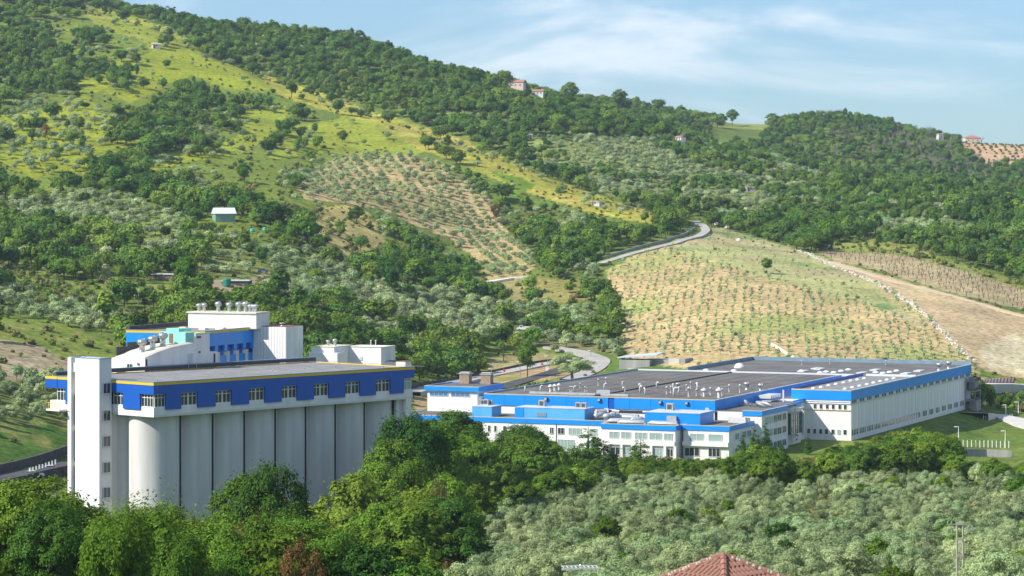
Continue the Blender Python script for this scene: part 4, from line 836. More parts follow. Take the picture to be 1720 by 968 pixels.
# stair link with green glass and white frame
bx(Fc, 'stair_core', 'white_render', -20, -10.6, -25.9, -9, 0, 10.0); bx(Fc, 'fascia', 'sky_blue', -12.2, -10.4, -22.0, -21.5, 9.3, 10.4); bx(Fc, 'fascia', 'sky_blue', -10.9, -10.4, -21.5, -8.9, 9.3, 10.4)
bx(Fc, 'roof_felt', 'roof_felt', -20, -10.9, -17.9, -9, 10.0, 10.3)
bx(Fc, 'link_wall', 'white_render', -20, -12.4, -9, .3, 0, 10.2); bx(Fc, 'fascia', 'sky_blue', -12.7, -12.3, -8.9, -.05, 9.4, 10.45)
g_ = bx(Fc, 'glazed_bay', 'glass_green', -10.6, -8.9, -22.5, -13.5, 2.9, 8.2)
mb = MB()
for k in range(6): mb.box(.85, .97, -4.5 + 1.77 * k, -4.4 + 1.77 * k, 0, 5.3)
for k in range(4): mb.box(.85, .95, -4.5, 4.5, 1.7 * k, 1.7 * k + .12)
for k in range(3): mb.box(-.85 + .8 * k, -.75 + .8 * k, -4.62, -4.5, 0, 5.3)
mb.build('glazing_bars', ['green_metal'], g_)
MB().box(-8.8, -8.2, -13.9, -13.4, 1.9, 9.2).box(-8.8, -8.2, -22.5, -13.4, 1.9, 2.3).box(-8.8, -8.2, -20.5, -13.4, 8.9, 9.3).build('bay_frame', ['white_metal'], Fc)
swin(1336, 1339, -10.6, .8, 2.4, 1, 'glass')
# roof cabins and ducts on the offices
def cabin(px0, px1, pyt, pyb, v, dep, m, label):
    a, b = ff.u_at(px0, v), ff.u_at(px1, v); z1 = ff.z_at(pyt, (a + b) / 2, v)
    c_ = bx(Fc, 'roof_cabin', m, a, b, v, v + dep, OF, z1); MB().box(-(b - a) / 2 - .08, (b - a) / 2 + .08, -dep / 2 - .08, dep / 2 + .08, z1 - OF, z1 - OF + .12).build('cabin_roof', ['light_trim'], c_); return a, b, z1, c_
a, b, z1, c_ = cabin(793, 826, 683.5, 701, -58.5, 6, 'pale_blue', '')
a, b, z1, c1 = cabin(865, 982, 686, 706, -60.4, 6.5, 'pale_blue', ''); bx(Fc, 'cabin_panel', 'sky_blue', a - .03, a + 2.3, -60.5, -60.4, OF, z1 - .02)
bx(Fc, 'louvre', 'blue_grey_trim', ff.u_at(902, -60.4), ff.u_at(917.5, -60.4), -60.5, -60.42, 8.6, 9.6)
a, b, z1, c2 = cabin(1083, 1176, 694, 713, -63.5, 10, 'sky_blue', '')
bx(Fc, 'louvre', 'duct_steel', ff.u_at(1120, -64.2), ff.u_at(1136, -64.2), -64.3, -63.55, 8.7, 10.0)
for px_, v, s_ in ((812, -54, 1), (817, -54, 1.1), (824, -53, .9), (911, -56, 1.3), (972, -56.5, 1.1), (981, -56.5, 1.1), (1126, -56, 1.4)):
    u = ff.u_at(px_, v); m = MB().box(-.6, .6, -.5, .5, 0, 1.3).box(-.75, -.6, -.5, .5, .2, 1.3, 1); m.box(-.4, .4, -.55, -.5, .3, 1.1, 1); m.build('cooling_unit', ['duct_steel', 'parapet_dark'], Fc, loc=(u, v, 8.0 + (2.6 if px_ > 840 else 2.5))).scale = (s_, s_, s_)
def duct(pts, r_, name='air_duct', m='duct_steel'):
    return MB().tube(pts, r_, 10).build(name, [m], Fc, smooth=True)
for (pa, va), (pb, vb), r_, zz in (((1022, -66), (1060, -64), .55, 8.7), ((1040, -67), (1085, -66), .5, 8.6), ((1060, -62), (1082, -60), .45, 8.9), ((1020, -62), (1040, -58), .7, 9.4), ((1090, -67), (1140, -67.3), .45, 8.6), ((1000, -57), (1018, -54), .9, 9.6), ((1030, -56), (1075, -56.5), .5, 9.0)):
    ua_, ub_ = ff.u_at(pa, va), ff.u_at(pb, vb); duct([(ua_, va, 8), (ua_, va, zz - .3), (ua_ + .4, va, zz), (ub_ - .4, vb, zz), (ub_, vb, zz - .3), (ub_, vb, 8)], r_)
for px_, v in ((1019, -65), (1024, -64), (1029, -60)):
    u = ff.u_at(px_, v); MB().lathe([(.7, 0), (.7, 1.2), (.95, 1.3), (.95, 1.8), (.5, 2.2)], 14).build('duct_fan', ['duct_steel'], Fc, loc=(u, v, 8), smooth=True)
for px_, v, s_ in ((1237, -52, 1.1), (1250, -50, .8), (1258, -53, 1.0)):
    u = ff.u_at(px_, v); u = min(u, -12); MB().box(-1.6, 1.6, -.9, .9, 0, 1.2).box(-1.4, 1.4, -.7, .7, 1.2, 1.35).build('cooling_unit', ['white_metal'], Fc, loc=(u, v, 8.0)).scale = (s_, s_, s_)
mb = MB()
for k in range(6): mb.box(-1.6, 1.6, k * 1.5, k * 1.5 + .9, .9, 1.7)
mb.box(-1.7, 1.7, -.3, 9, .2, .4)
mb.build('pipe_rack', ['light_trim'], Fc, loc=(-16.9 - 1.2, -15, 10.3)); bx(Fc, 'flue', 'white_metal', ff.u_at(1316, -12) - .2, ff.u_at(1316, -12) + .2, -12.2, -11.8, 10.3, 13.3)
duct([(-17, -30, 10.3), (-17, -30, 11.0), (-14, -33, 11.0), (-12, -33, 10.4)], .35); duct([(-16, -28, 10.3), (-16, -28, 11.2), (-12.5, -31, 11.2), (-11, -31, 10.4)], .35)
MB().lathe([(.9, 0), (.85, .8), (.3, 1.3)], 14).build('duct_fan', ['duct_steel'], Fc, loc=(-19.3, -27, 10.3), smooth=True)

# ---- low grey storage building behind the factory
xs, ys, zs = hit(1040, 621, 880); SB = (xs, ys, FA[2]); fs = Fr(SB)
s_ = thing('storage_building', (xs, ys, 0), FA[2] , 'low grey concrete depot with slanted pale roof behind the factory', 'building')
a1 = fs.u_at(1104, 0); zA = fs.z_at(606, 0, 0); zC = fs.z_at(604, 5, 0)
MB().prism([(0, 0), (a1 * .8, 0), (a1 * .8, 9), (0, 9)], 0, zC - .2).build('wall', ['concrete_wall'], s_)
uu1 = fs.u_at(1105, 2); mb = MB(); zh = fs.z_at(593, uu1, 2); zl = fs.z_at(600, 0, 0)
P0 = [(-.5, -.5, zl), (uu1, 1, zh - .6), (uu1, 8, zh), (-.5, 8, zl + .2)]
mb.poly(P0); mb.poly([(p[0], p[1], p[2] - .35) for p in P0][::-1]); mb.poly([P0[1], P0[2], (P0[2][0], P0[2][1], zh - .35), (P0[1][0], P0[1][1], zh - .95)]); mb.poly([P0[0], P0[1], (P0[1][0], P0[1][1], zh - .95), (P0[0][0], P0[0][1], zl - .35)][::-1])
mb.build('slanted_roof', ['light_trim'], s_)
u0_, u1_, u2_ = fs.u_at(1080, 3), fs.u_at(1144, 3), fs.u_at(1154, 3)
bx(s_, 'wall', 'concrete_wall', u0_, u1_, 3, 12, 0, fs.z_at(604, u0_, 3)); bx(s_, 'wall_buttress', 'pale_concrete', fs.u_at(1123, 2), fs.u_at(1144, 2), 2, 3.2, 0, fs.z_at(603, u1_, 3)); bx(s_, 'wall', 'concrete_wall', u1_, u2_, 1, 9, 0, fs.z_at(602.5, u1_, 2)); bx(s_, 'low_wall', 'pale_concrete', u2_, fs.u_at(1200, 4), 4, 4.5, 0, fs.z_at(612, u2_, 4)); bx(s_, 'low_wall', 'pale_concrete', fs.u_at(1055, -1), fs.u_at(1080, -1), -1.3, -1, 0, fs.z_at(618, 2, -1))
# ------------------------------------------------------------------ small things on the hills and roads
def at(px, py, dmin=230): return hit(px, py, dmin)
def gable_house(name, px, py, w_px, h, label, wall, roof, rz=.3, cat='house', depth=None, pitch=.22, dmin=900, ridge='u', hip=False, door=True, nwin=3):
    x, y, z = at(px, py, dmin); w = w_px * y / F; d = depth or w * .7
    t = thing(name, (x, y, z - .6), rz, label, cat)
    MB().box(-w / 2, w / 2, -d / 2, d / 2, -1.5, h + .6).build('wall', [wall], t)
    mb = MB(); e = .35; rh = (d if ridge == 'u' else w) / 2 * pitch * 2; z0 = h + .55
    a, b = w / 2 + e, d / 2 + e
    if hip: k = min(a, b) * .9; rd = [(-a + k, 0), (a - k, 0)] if a > b else [(0, -b + k), (0, b - k)]
    elif ridge == 'u': rd = [(-a, 0), (a, 0)]
    else: rd = [(0, -b), (0, b)]
    c = [(-a, -b, z0), (a, -b, z0), (a, b, z0), (-a, b, z0)]; r0 = (*rd[0], z0 + rh); r1 = (*rd[1], z0 + rh)
    if ridge == 'u': mb.poly([c[0], c[1], r1, r0]); mb.poly([c[2], c[3], r0, r1]); mb.poly([c[1], c[2], r1]); mb.poly([c[3], c[0], r0])
    else: mb.poly([c[1], c[2], r1, r0]); mb.poly([c[3], c[0], r0, r1]); mb.poly([c[0], c[1], r0]); mb.poly([c[2], c[3], r1])
    mb.poly([(-a, -b, z0 - .12), (-a, b, z0 - .12), (a, b, z0 - .12), (a, -b, z0 - .12)])
    for i in range(4): p, q = c[i], c[(i + 1) % 4]; mb.poly([(p[0], p[1], z0 - .12), (q[0], q[1], z0 - .12), q, p])
    mb.build('roof', [roof], t)
    for k in range(nwin):
        u = -w / 2 + w * (k + .7) / (nwin + .4); window(t, 'window', 'u', u - .5, u + .5, .6 + h * .45, .6 + h * .45 + 1.2, -d / 2 - .02, div=2, fw=.08, sub=True)
    if door: bx(t, 'door', 'door_brown', -w / 2 + .6, -w / 2 + 1.6, -d / 2 - .06, -d / 2 - .005, .6, 2.7)
    return t
gable_house('hill_house', 868, 147, 27, 4.6, 'pale pink house with red roof, left of the two on the hilltop', 'house_pink', 'tile_far', rz=-.25, dmin=1900)
gable_house('hill_house', 904, 151, 19, 3.6, 'small white house with red roof, right of the two on the hilltop', 'white_render', 'tile_far', rz=-.2, dmin=1900)
gable_house('hill_house', 1143, 238, 15, 2.8, 'small white cottage with orange gable roof among trees on the middle slope', 'white_render', 'tile_far', rz=-.9, ridge='u', dmin=1550, nwin=2)
gable_house('hill_house', 1632, 238, 26, 5.0, 'square cream house with hipped roof above the far tan field', 'house_cream', 'tile_far', rz=.1, hip=True, dmin=2350)
gable_house('hill_house', 1579, 236, 10, 5.4, 'narrow white house half hidden by trees on the far right ridge', 'white_render', 'tile_far', rz=.5, dmin=2350, nwin=1)
gable_house('stone_ruin', 262, 82, 13, 2.6, 'small pale stone hut beside trees on the grassy hilltop', 'stone_white', 'mortar', rz=.3, cat='hut', dmin=1600, nwin=1)
gable_house('water_hut', 1002, 346, 16, 2.1, 'small pale concrete hut on the yellow grass spur', 'pale_concrete', 'light_trim', rz=-.5, cat='hut', dmin=1300, pitch=.02, nwin=1)
gable_house('farm_hut', 1260, 322, 15, 2.4, 'low pale hut beside the hidden lane in the right woods', 'pale_concrete', 'light_trim', rz=.2, cat='hut', dmin=1300, pitch=.05, nwin=1)
gable_house('stone_hut', 891, 236, 7, 3.0, 'tiny pale hut at the edge of the olive trees under the forest', 'stone_white', 'mortar', rz=.1, cat='hut', dmin=1500, nwin=1)
t = gable_house('metal_shed', 376, 371, 34, 2.9, 'green metal shed with a shiny pale roof among trees', 'green_metal', 'skylight_plastic', rz=.3, cat='shed', pitch=.34, dmin=900, depth=7, nwin=0, door=False)
gable_house('low_shed', 275, 470, 34, 1.9, 'low brick shed with grey sheet roof above the blue building', 'chimney_brick', 'light_trim', rz=-.1, cat='shed', pitch=.05, dmin=800, nwin=1)
gable_house('low_shed', 398, 478, 44, 1.4, 'long low dark lean-to with white sheet roof on the terrace', 'dark_stone', 'light_trim', rz=-.1, cat='shed', pitch=.04, dmin=800, nwin=0, door=False)
def slab(name, px, py, s, m, label, cat, dmin=800):
    x, y, z = at(px, py, dmin); o = MB().lathe([(.5 * s[0], 0), (.55 * s[0], s[1] * .1), (.55 * s[0], s[1] * .9), (.5 * s[0], s[1])], 12).lathe([(.2 * s[0], s[1]), (.2 * s[0], s[1] * 1.06)], 8).build(name, [m]); o.location = (x, y, z); return tag(o, label, cat)
slab('water_tank', 381, 482, (2.6, 2.6), 'tarp_green', 'round dark green tank beside the low lean-to', 'tank'); slab('water_tank', 445, 388, (1.6, 1.3), 'turquoise_plastic', 'turquoise plastic tank, right of the two below the metal shed', 'tank'); slab('water_tank', 424, 389, (1.6, 1.1), 'turquoise_plastic', 'turquoise plastic tank, left of the two below the metal shed', 'tank')
slab('water_tank', 197, 440, (2.4, 1.4), 'stone_white', 'small white tank among the bushes on the left slope', 'tank')

def vehicle(px, py, rz, body, label, kind='car', L=4.2, dmin=500):
    x, y, z = at(px, py, dmin); t = thing('pickup_truck' if kind == 'truck' else 'parked_car', (x, y, z + .1), rz, label, 'truck' if kind == 'truck' else 'car')
    w = .85 if kind == 'car' else .95; k = L / 4.2
    pr = [(-2.1, .35), (2.1, .35), (2.1, .75), (1.9, .92), (1.1, 1.0), (-1.9, 1.0), (-2.1, .8)] if kind == 'car' else [(-2.1, .5), (2.1, .5), (2.1, 1.0), (1.9, 1.15), (1.5, 1.2), (1.2, 1.9), (.35, 1.95), (.3, 1.1), (-2.1, 1.1)]
    mb = MB(); pr = [(a * k, b) for a, b in pr]
    mb.poly([(a, -w, b) for a, b in pr]); mb.poly([(a, w, b) for a, b in pr][::-1])
    for i in range(len(pr)): (a, b), (c, d) = pr[i], pr[(i + 1) % len(pr)]; mb.poly([(a, -w, b), (a, w, b), (c, w, d), (c, -w, d)])
    mb.build('body', [body], t)
    if kind == 'car':
        cb = [(1.0, 1.0), (.45, 1.45), (-1.1, 1.47), (-1.75, 1.0)]; cb = [(a * k, b) for a, b in cb]; mb = MB(); q = w - .12
        mb.poly([(a, -w + .02, b) if b < 1.1 else (a, -q, b) for a, b in cb][::-1]); mb.poly([(a, w - .02, b) if b < 1.1 else (a, q, b) for a, b in cb])
        for i in range(3): (a, b), (c, d) = cb[i], cb[i + 1]; wa = w - .02 if b < 1.1 else q; wb = w - .02 if d < 1.1 else q; mb.poly([(a, -wa, b), (a, wa, b), (c, wb, d), (c, -wb, d)][::-1], 1 if i == 1 else 0)
        mb.build('cabin', ['glass', body], t)
    else:
        MB().box(.45 * k, 1.1 * k, -w - .01, w + .01, 1.3, 1.8).build('side_window', ['glass'], t); MB().box(-2.1 * k, .2, -w, -w + .06, 1.1, 1.5).box(-2.1 * k, .2, w - .06, w, 1.1, 1.5).box(-2.1 * k, -2.0 * k, -w, w, 1.1, 1.5).build('cargo_bed', [body], t)
    for a in (-1.3, 1.3):
        for s in (-1, 1):
            wm = MB().lathe([(.2, -.11), (.33, -.1), (.33, .1), (.2, .11)], 14).build('wheel', ['rubber'], t, loc=(a * k, s * (w - .05), .33)); wm.rotation_euler = (math.radians(90), 0, 0)
    return t
vehicle(880, 556, 3.0, 'car_white', 'white pickup truck parked among the olive trees above the valley road', 'truck', 5.2, dmin=900)
vehicle(56, 804, .5, 'car_white', 'white car by the white posts left of the silos, nearer to the photo edge', dmin=500)
vehicle(86, 795, .5, 'car_white', 'white car by the white posts left of the silos, nearer to the silos', dmin=500)
vehicle(92, 797, .5, 'car_red', 'small red car partly behind the white one left of the silos', dmin=500)
vehicle(442, 459, .2, 'car_blue', 'grey blue car parked on the dry terrace edge in the scrub', dmin=800)

def lamp(px, base, head, label, group, arm=-1, dmin=600, m='lamp_white', name='street_lamp'):
    x, y, z = at(px, base, dmin); h = (base - head) * y / F
    t = thing(name, (x, y, z), 0, label, 'street lamp', group)
    MB().lathe([(.16, -.3), (.13, 1.0), (.075, h)], 8).build('post', [m], t)
    hd = MB().box(-.1, .9, -.08, .08, -.05, .06).box(.35, 1.15, -.2, .2, -.14, .02); o = hd.build('lamp_head', ['lamp_white'], t, loc=(0, 0, h)); o.scale = (arm, 1, 1)
for px, b, hd, lb in ((825.6, 636, 619, 'street lamp by the valley road beside the right chimney'), (873.5, 634, 607, 'street lamp on the verge between the two roads below the dark tree'), (920, 622, 598, 'street lamp beside the red hydrant on the valley road'), (992.5, 603, 589, 'street lamp by the road bend')):
    lamp(px, b, hd, lb, 'lamps along the valley road', dmin=880, m='steel')
for px, b, hd, lb in ((1610, 749, 717, 'tall white lamp at the left end of the fence posts on the lawn'), (1688.5, 753, 724, 'tall white lamp at the right end of the fence posts on the lawn')): lamp(px, b, hd, lb, 'white lamps round the lawn', dmin=680)
for px, b, hd, lb in ((1689.5, 700, 681, 'white lamp beside the curved road by the hedge, left of two'), (1710.5, 697, 676, 'white lamp beside the hedge nearest the right photo edge')): lamp(px, b, hd, lb, 'white lamps round the lawn', dmin=800)
def hydrant(px, py, label):
    x, y, z = at(px, py, 880); t = thing('hydrant', (x, y, z), 0, label, 'hydrant'); MB().lathe([(.22, -.1), (.22, .9), (.3, .95), (.3, 1.1), (.12, 1.4)], 10).build('body', ['hydrant_red'], t); MB().box(-.45, .45, -.12, .12, .6, .85).build('outlet', ['hydrant_red'], t)
hydrant(847, 627, 'small red hydrant on the valley road edge, left of two'); hydrant(910.5, 616, 'small red hydrant on the valley road edge near the junction box')
x, y, z = at(919, 624, 880); bxo = MB().box(-.5, .5, -.4, .4, -.2, 1.5).box(-.55, .55, -.45, .45, 1.5, 1.6).build('junction_box', ['lamp_white']); bxo.location = (x, y, z); tag(bxo, 'white electric cabinet at the foot of the lamp on the valley road', 'cabinet')
def post_row(name, pts, h, label, cat, m='lamp_white', w=.09, dmin=600, group=None, rail=False):
    for k, (a, b) in enumerate(pts):
        x, y, z = at(a, b, dmin); o = MB().box(-w, w, -w, w, -.4, h).box(-w * 1.3, w * 1.3, -w * 1.3, w * 1.3, h, h + .06).build(name, [m]); o.location = (x, y, z); tag(o, label, cat, group)
post_row('fence_post', [(1611 + 6.95 * k, 751.2 + k * .15) for k in range(13)], 1.75, 'white metal fence post in the row above the grey boundary wall', 'post', w=.11, dmin=690, group='white posts above the boundary wall')
post_row('fence_post', bar_line((50, 803), (93, 789), 9), 1.9, 'white post in the row by the parked cars left of the silos', 'post', w=.13, dmin=500, group='white posts left of the silos')
post_row('fence_post', bar_line((1652, 705), (1700, 702), 14), 1.0, 'short pale post of the dark railing by the curved road', 'post', w=.07, dmin=780, group='railing posts by the curved road')
post_row('fence_post', bar_line((722, 651), (790, 637), 16), 2.2, 'thin dark mesh fence post along the valley road', 'post', m='parapet_dark', w=.05, dmin=880, group='dark fence posts by the valley road')
def pole(px, base, topy, label, dmin=800, m='bark', cross=True, r=.14, name='utility_pole', cat='utility pole'):
    x, y, z = at(px, base, dmin); h = (base - topy) * y / F; t = thing(name, (x, y, z), .2, label, cat)
    MB().lathe([(r * 1.2, -.5), (r * .7, h)], 8).build('post', [m], t)
    if cross: MB().box(-.7, .7, -.05, .05, h - .6, h - .5).build('crossarm', [m], t)
pole(845.5, 606, 571, 'wooden utility pole with lamp on the dry verge above the valley road'); pole(1610, 410, 390, 'pale pole at the forest edge above the vines', m='lamp_white', cross=False, dmin=1200)
pole(481, 559, 528, 'thin antenna mast behind the light corrugated wall', m='steel', cross=False, r=.06, dmin=700)
pole(1043, 790, 750, 'thin pole in front of the white offices', m='steel', r=.07, dmin=560)
pole(93, 850, 812, 'grey mast with floodlights behind the trees left of the silos', m='steel', r=.12, dmin=420, name='floodlight_mast', cat='floodlight')
for px_, a_ in ((516, 3.1),):
    x, y, z = at(505, 910, 330); t = thing('street_lamp', (x, y, 1), 0, 'double armed grey street lamp in front of the silos', 'street lamp'); hh = HC - (885 - HY) / F * y - 1
    MB().lathe([(.14, -1), (.08, hh)], 8).build('post', ['steel'], t)
    for s in (-1, 1):
        MB().tube([(0, 0, hh - .1), (.5 * s, 0, hh + .35), (1.1 * s, 0, hh + .5)], .05, 6).build('lamp_arm', ['steel'], t); MB().box(-.35, .35, -.15, .15, -.1, .06).build('lamp_head', ['lamp_white'], t, loc=(1.3 * s, 0, hh + .5))
# white rubble line down the bare slope
L = ground_line([(1338, 420), (1362, 428), (1400, 448), (1450, 466), (1490, 484), (1530, 510), (1565, 540), (1600, 575), (1632, 604)], 1.2)
mb = MB(); 
for p in L:
    for k in range(3):
        q = p + np.array([R.gauss(0, .9), R.gauss(0, .9)]); s = R.uniform(.15, .5); zz = h1(*q); b0 = len(mb.v)
        for _ in range(8): d = Vector((R.gauss(0, 1), R.gauss(0, 1), R.gauss(0, 1))).normalized() * s; 
        a0 = R.uniform(0, 3); mb.lathe([(s * .6, -s * .4), (s, 0), (s * .8, s * .5), (s * .3, s * .75)], 5, q[0], q[1], z=zz)
        for i in range(b0, len(mb.v)): v = mb.v[i]; mb.v[i] = (v[0] + R.uniform(-.2, .2) * s, v[1] + R.uniform(-.2, .2) * s, v[2] + R.uniform(-.2, .2) * s)
tag(mb.build('rubble_line', ['stone_white']), 'line of pale rubble stones running down the bare tan slope', 'rubble', kind='stuff')
L = ground_line([(1290, 577), (1310, 588), (1334, 603)], 1.5)
wall_along('stone_wall', L, .8, .6, 'stone_white', 'low white stone kerb climbing the field edge behind the factory', 'wall', panel='stone_block')
for px_, py_, s_ in ((1203, 378, 1.3), (1222, 384, 1.5), (1241, 405, 1.2), (1196, 376, 1.0)):
    x, y, z = at(px_, py_, 1200); o = MB().lathe([(.7, -.3), (1.0, .1), (.8, .7), (.35, 1.0)], 8).build('boulder', ['stone_white']); o.location = (x, y, z); o.scale = (s_, s_ * .8, s_); tag(o, 'pale boulder lying on the field edge below the hill road bend', 'boulder', 'boulders at the top of the young olive field')

# ---- the near tiled roof at the bottom edge
D0 = 112.0; ax = (1215 - CX) / F * D0; az = HC - (934.5 - HY) / F * D0; g0 = h1(ax, D0)
t = thing('tiled_house', (ax, D0, g0), math.radians(-3), 'house with a red clay tile roof, its peak rising into the bottom of the picture', 'house')
hz = az - g0; A = 6.0; drop = A * .385                    # half diagonal, fall of the hips
MB().prism([(0, -A + .8), (A - .8, 0), (0, A - .8), (-A + .8, 0)], -1.5, hz - drop + .12).build('wall', ['house_cream'], t)
mb = MB(); ap = (0, 0, hz); cs = [(0, -A, hz - drop), (A, 0, hz - drop), (0, A, hz - drop), (-A, 0, hz - drop)]
for i in range(4): mb.poly([cs[i], cs[(i + 1) % 4], ap])
mb.poly([(c[0], c[1], c[2] - .12) for c in cs][::-1])
for i in range(4): a, b = cs[i], cs[(i + 1) % 4]; mb.poly([(a[0], a[1], a[2] - .12), (b[0], b[1], b[2] - .12), b, a])
RF = mb.build('roof', ['roof_tile'], t)
tile = MB(); n = 6
ring0 = [(.115 * math.cos(math.pi * i / n), .075 * math.sin(math.pi * i / n)) for i in range(n + 1)]
for (x0, z0_), (x1, z1_) in zip(ring0[:-1], ring0[1:]): tile.poly([(x0, 0, z0_), (x1, 0, z1_), (x1 * .82, .40, z1_ * .8), (x0 * .82, .40, z0_ * .8)]); tile.poly([(x0, 0, z0_), (x0 * .9, 0, z0_ * .8 - .012), (x1 * .9, 0, z1_ * .8 - .012), (x1, 0, z1_)])
tm = tile.mesh('roof_tile', ['roof_tile']); extra = MB()
for i in (0, 3):                                          # the two faces toward the eye
    a, b = Vector(cs[i]), Vector(cs[(i + 1) % 4]); P = Vector(ap); e = (b - a).normalized(); mid = (a + b) / 2; up = (P - mid).normalized(); nn = e.cross(up).normalized()
    if nn.z < 0: nn = -nn
    slope = (P - mid).length; k = 0; Wf = (b - a).length
    while k * .33 < slope - .2:
        sdist = slope - .12 - .33 * (k + 1); half = Wf / 2 * (1 - sdist / slope) - .1; nt2 = int(2 * half / .235)
        for q in range(nt2):
            o = mid + up * sdist + e * ((q - (nt2 - 1) / 2) * .235) + nn * .02
            M = Matrix((e, up, nn)).transposed().to_4x4(); M.translation = o
            if k < 8: w_ = link('roof_tile', tm, RF); w_.matrix_local = M
            else:
                b0 = len(extra.v); extra.v += [tuple(M @ Vector(v)) for v in tile.v]; extra.f += [tuple(b0 + j for j in f) for f in tile.f]; extra.m += tile.m
        k += 1
extra.build('roof_tile_field', ['roof_tile'], RF, kind='stuff')
for i in range(4):
    d = Vector(cs[i]) - Vector(ap); n_ = int(d.length / .42)
    for k in range(n_):
        p = Vector(ap) + d * ((k + .0) / n_); q = Vector(ap) + d * ((k + 1.12) / n_)
        if k < 12 or i not in (0,):
            if k < 12: MB().tube([tuple(p + Vector((0, 0, .03))), tuple(q + Vector((0, 0, .055)))], .125, 8, r2=.15).build('ridge_tile', ['roof_tile'], RF)
for i in (1, 3):
    d = Vector(cs[i]) - Vector(ap)
    mb = MB()
    for k in range(14): p = Vector(ap) + d * (.06 + k * .022); s = R.uniform(.05, .09); mb.lathe([(s, -.03), (s * 1.2, .05), (s * .5, .13)], 6, p.x + R.uniform(-.03, .03), p.y - .06, z=p.z + .04)
    mb.build('mortar_bedding', ['mortar'], RF)
MB().box(-.03, .03, -.03, .03, 0, .2).build('roof_pin', ['roof_tile'], RF, loc=(-.42, .1, hz - .1))
# television antenna
D1 = 96.0; x1_ = (975 - CX) / F * D1; z1_ = HC - (956 - HY) / F * D1; g1 = h1(x1_, D1)
t = thing('tv_antenna', (x1_, D1, g1), .12, 'grey television antenna with thin horizontal rods at the bottom edge', 'antenna')
MB().lathe([(.03, -.5), (.02, z1_ - g1 + .12)], 8).build('mast', ['duct_steel'], t); zz = z1_ - g1
MB().box(-.62, .62, -.03, .03, zz - .03, zz + .03).build('boom', ['white_metal'], t); MB().lathe([(.045, -.09), (.05, .1), (.02, .14)], 10).build('clamp', ['steel'], t, loc=(0, 0, zz + .02))
for k in range(9): MB().tube([(-.56 + .14 * k, -.28, zz + .06), (-.56 + .14 * k, .28, zz + .06)], .014, 5).build('rod', ['white_metal'], t)
for s in (-.28, .28): MB().box(-.6, .6, s - .018, s + .018, zz + .05, zz + .085).build('side_rail', ['white_metal'], t)
# twin concrete power pole
D2 = 262.0; x2 = (1612.5 - CX) / F * D2; g2 = h1(x2, D2); zt2 = HC - (878 - HY) / F * D2; hh = zt2 - g2
t = thing('power_pole', (x2, D2, g2), 0, 'twin legged pale concrete power pole standing in the olive grove', 'power pole')
for s in (-1, 1): MB().lathe([(.13, -1), (.08, hh)], 8).build('leg', ['timber_pale'], t, loc=(.27 * s, 0, 0))
for zc, w_ in ((hh - .1, .38), (hh - 1.5, .34), (hh - 3.0, .36)): MB().box(-w_, w_, -.1, .1, zc - .12, zc + .12).build('cross_plate', ['timber_pale'], t)
for s, zc in ((-1, hh - .15), (-1, hh - 1.0), (1, hh - .6)):
    c = MB().box(0 if s > 0 else -.9, .9 if s > 0 else 0, -.04, .04, -.04, .04).build('crossarm', ['timber_pale'], t, loc=(.3 * s, 0, zc))
    for k in (.45, .8): MB().lathe([(.05, .04), (.08, .12), (.04, .16), (.07, .24), (.03, .3)], 8).build('insulator', ['green_metal'], c, loc=(s * k, 0, 0))

# ------------------------------------------------------------------ trees
def leaves(cl, n, size, asp, rs, squash=.85, up=0.0, spread=1.1, stray=.2):
    C = np.array([c[:3] for c in cl]); Rr = np.array([c[3] for c in cl]); p = Rr ** 2 / (Rr ** 2).sum(); i = rs.choice(len(cl), n, p=p)
    d = rs.normal(size=(n, 3)); d /= np.linalg.norm(d, axis=1)[:, None]; d[:, 2] = np.where(d[:, 2] < -.35, -d[:, 2], d[:, 2])
    rad = Rr[i] * np.where(rs.rand(n) < stray, .5 + 1.25 * rs.rand(n), .62 + .45 * rs.rand(n)); pos = C[i] + d * rad[:, None] * np.array([1, 1, squash])
    cc = C.mean(0); rr_ = pos - cc; rr_ /= np.abs(rr_).max(0) + .01; nn = d * spread * .75 + rr_ * 1.0 + rs.normal(size=(n, 3)) * .42 + np.array([0, 0, .2]); nn /= np.linalg.norm(nn, axis=1)[:, None]
    t = rs.normal(size=(n, 3)); t[:, 2] += up; t -= nn * (t * nn).sum(1)[:, None]; t /= np.linalg.norm(t, axis=1)[:, None]; b = np.cross(nn, t)
    s = size * (.65 + .7 * rs.rand(n))[:, None]
    V = np.stack([pos - t * s, pos + b * s * asp, pos + t * s, pos - b * s * asp], 1).reshape(-1, 3); return V
def crown_cl(rs, cr, ch, base, k, r0=.34, r1=.5, flat=1.0):
    cl = []
    for _ in range(k):
        d = rs.normal(size=3); d /= np.linalg.norm(d); q = .35 + .5 * rs.rand(); cl.append((d[0] * cr * q, d[1] * cr * q, base + ch / 2 + d[2] * ch / 2 * q * flat, cr * (r0 + (r1 - r0) * rs.rand())))
    for _ in range(k // 2):
        d = rs.normal(size=3); d /= np.linalg.norm(d); d[2] = abs(d[2]) * .9; cl.append((d[0] * cr * .92, d[1] * cr * .92, base + ch * .5 + d[2] * ch * .48, cr * (.14 + .12 * rs.rand())))
    return cl
def crown_mesh(name, m, V):
    Q = np.arange(len(V)).reshape(-1, 4); return fast_mesh(name, V, Q, [m], False)
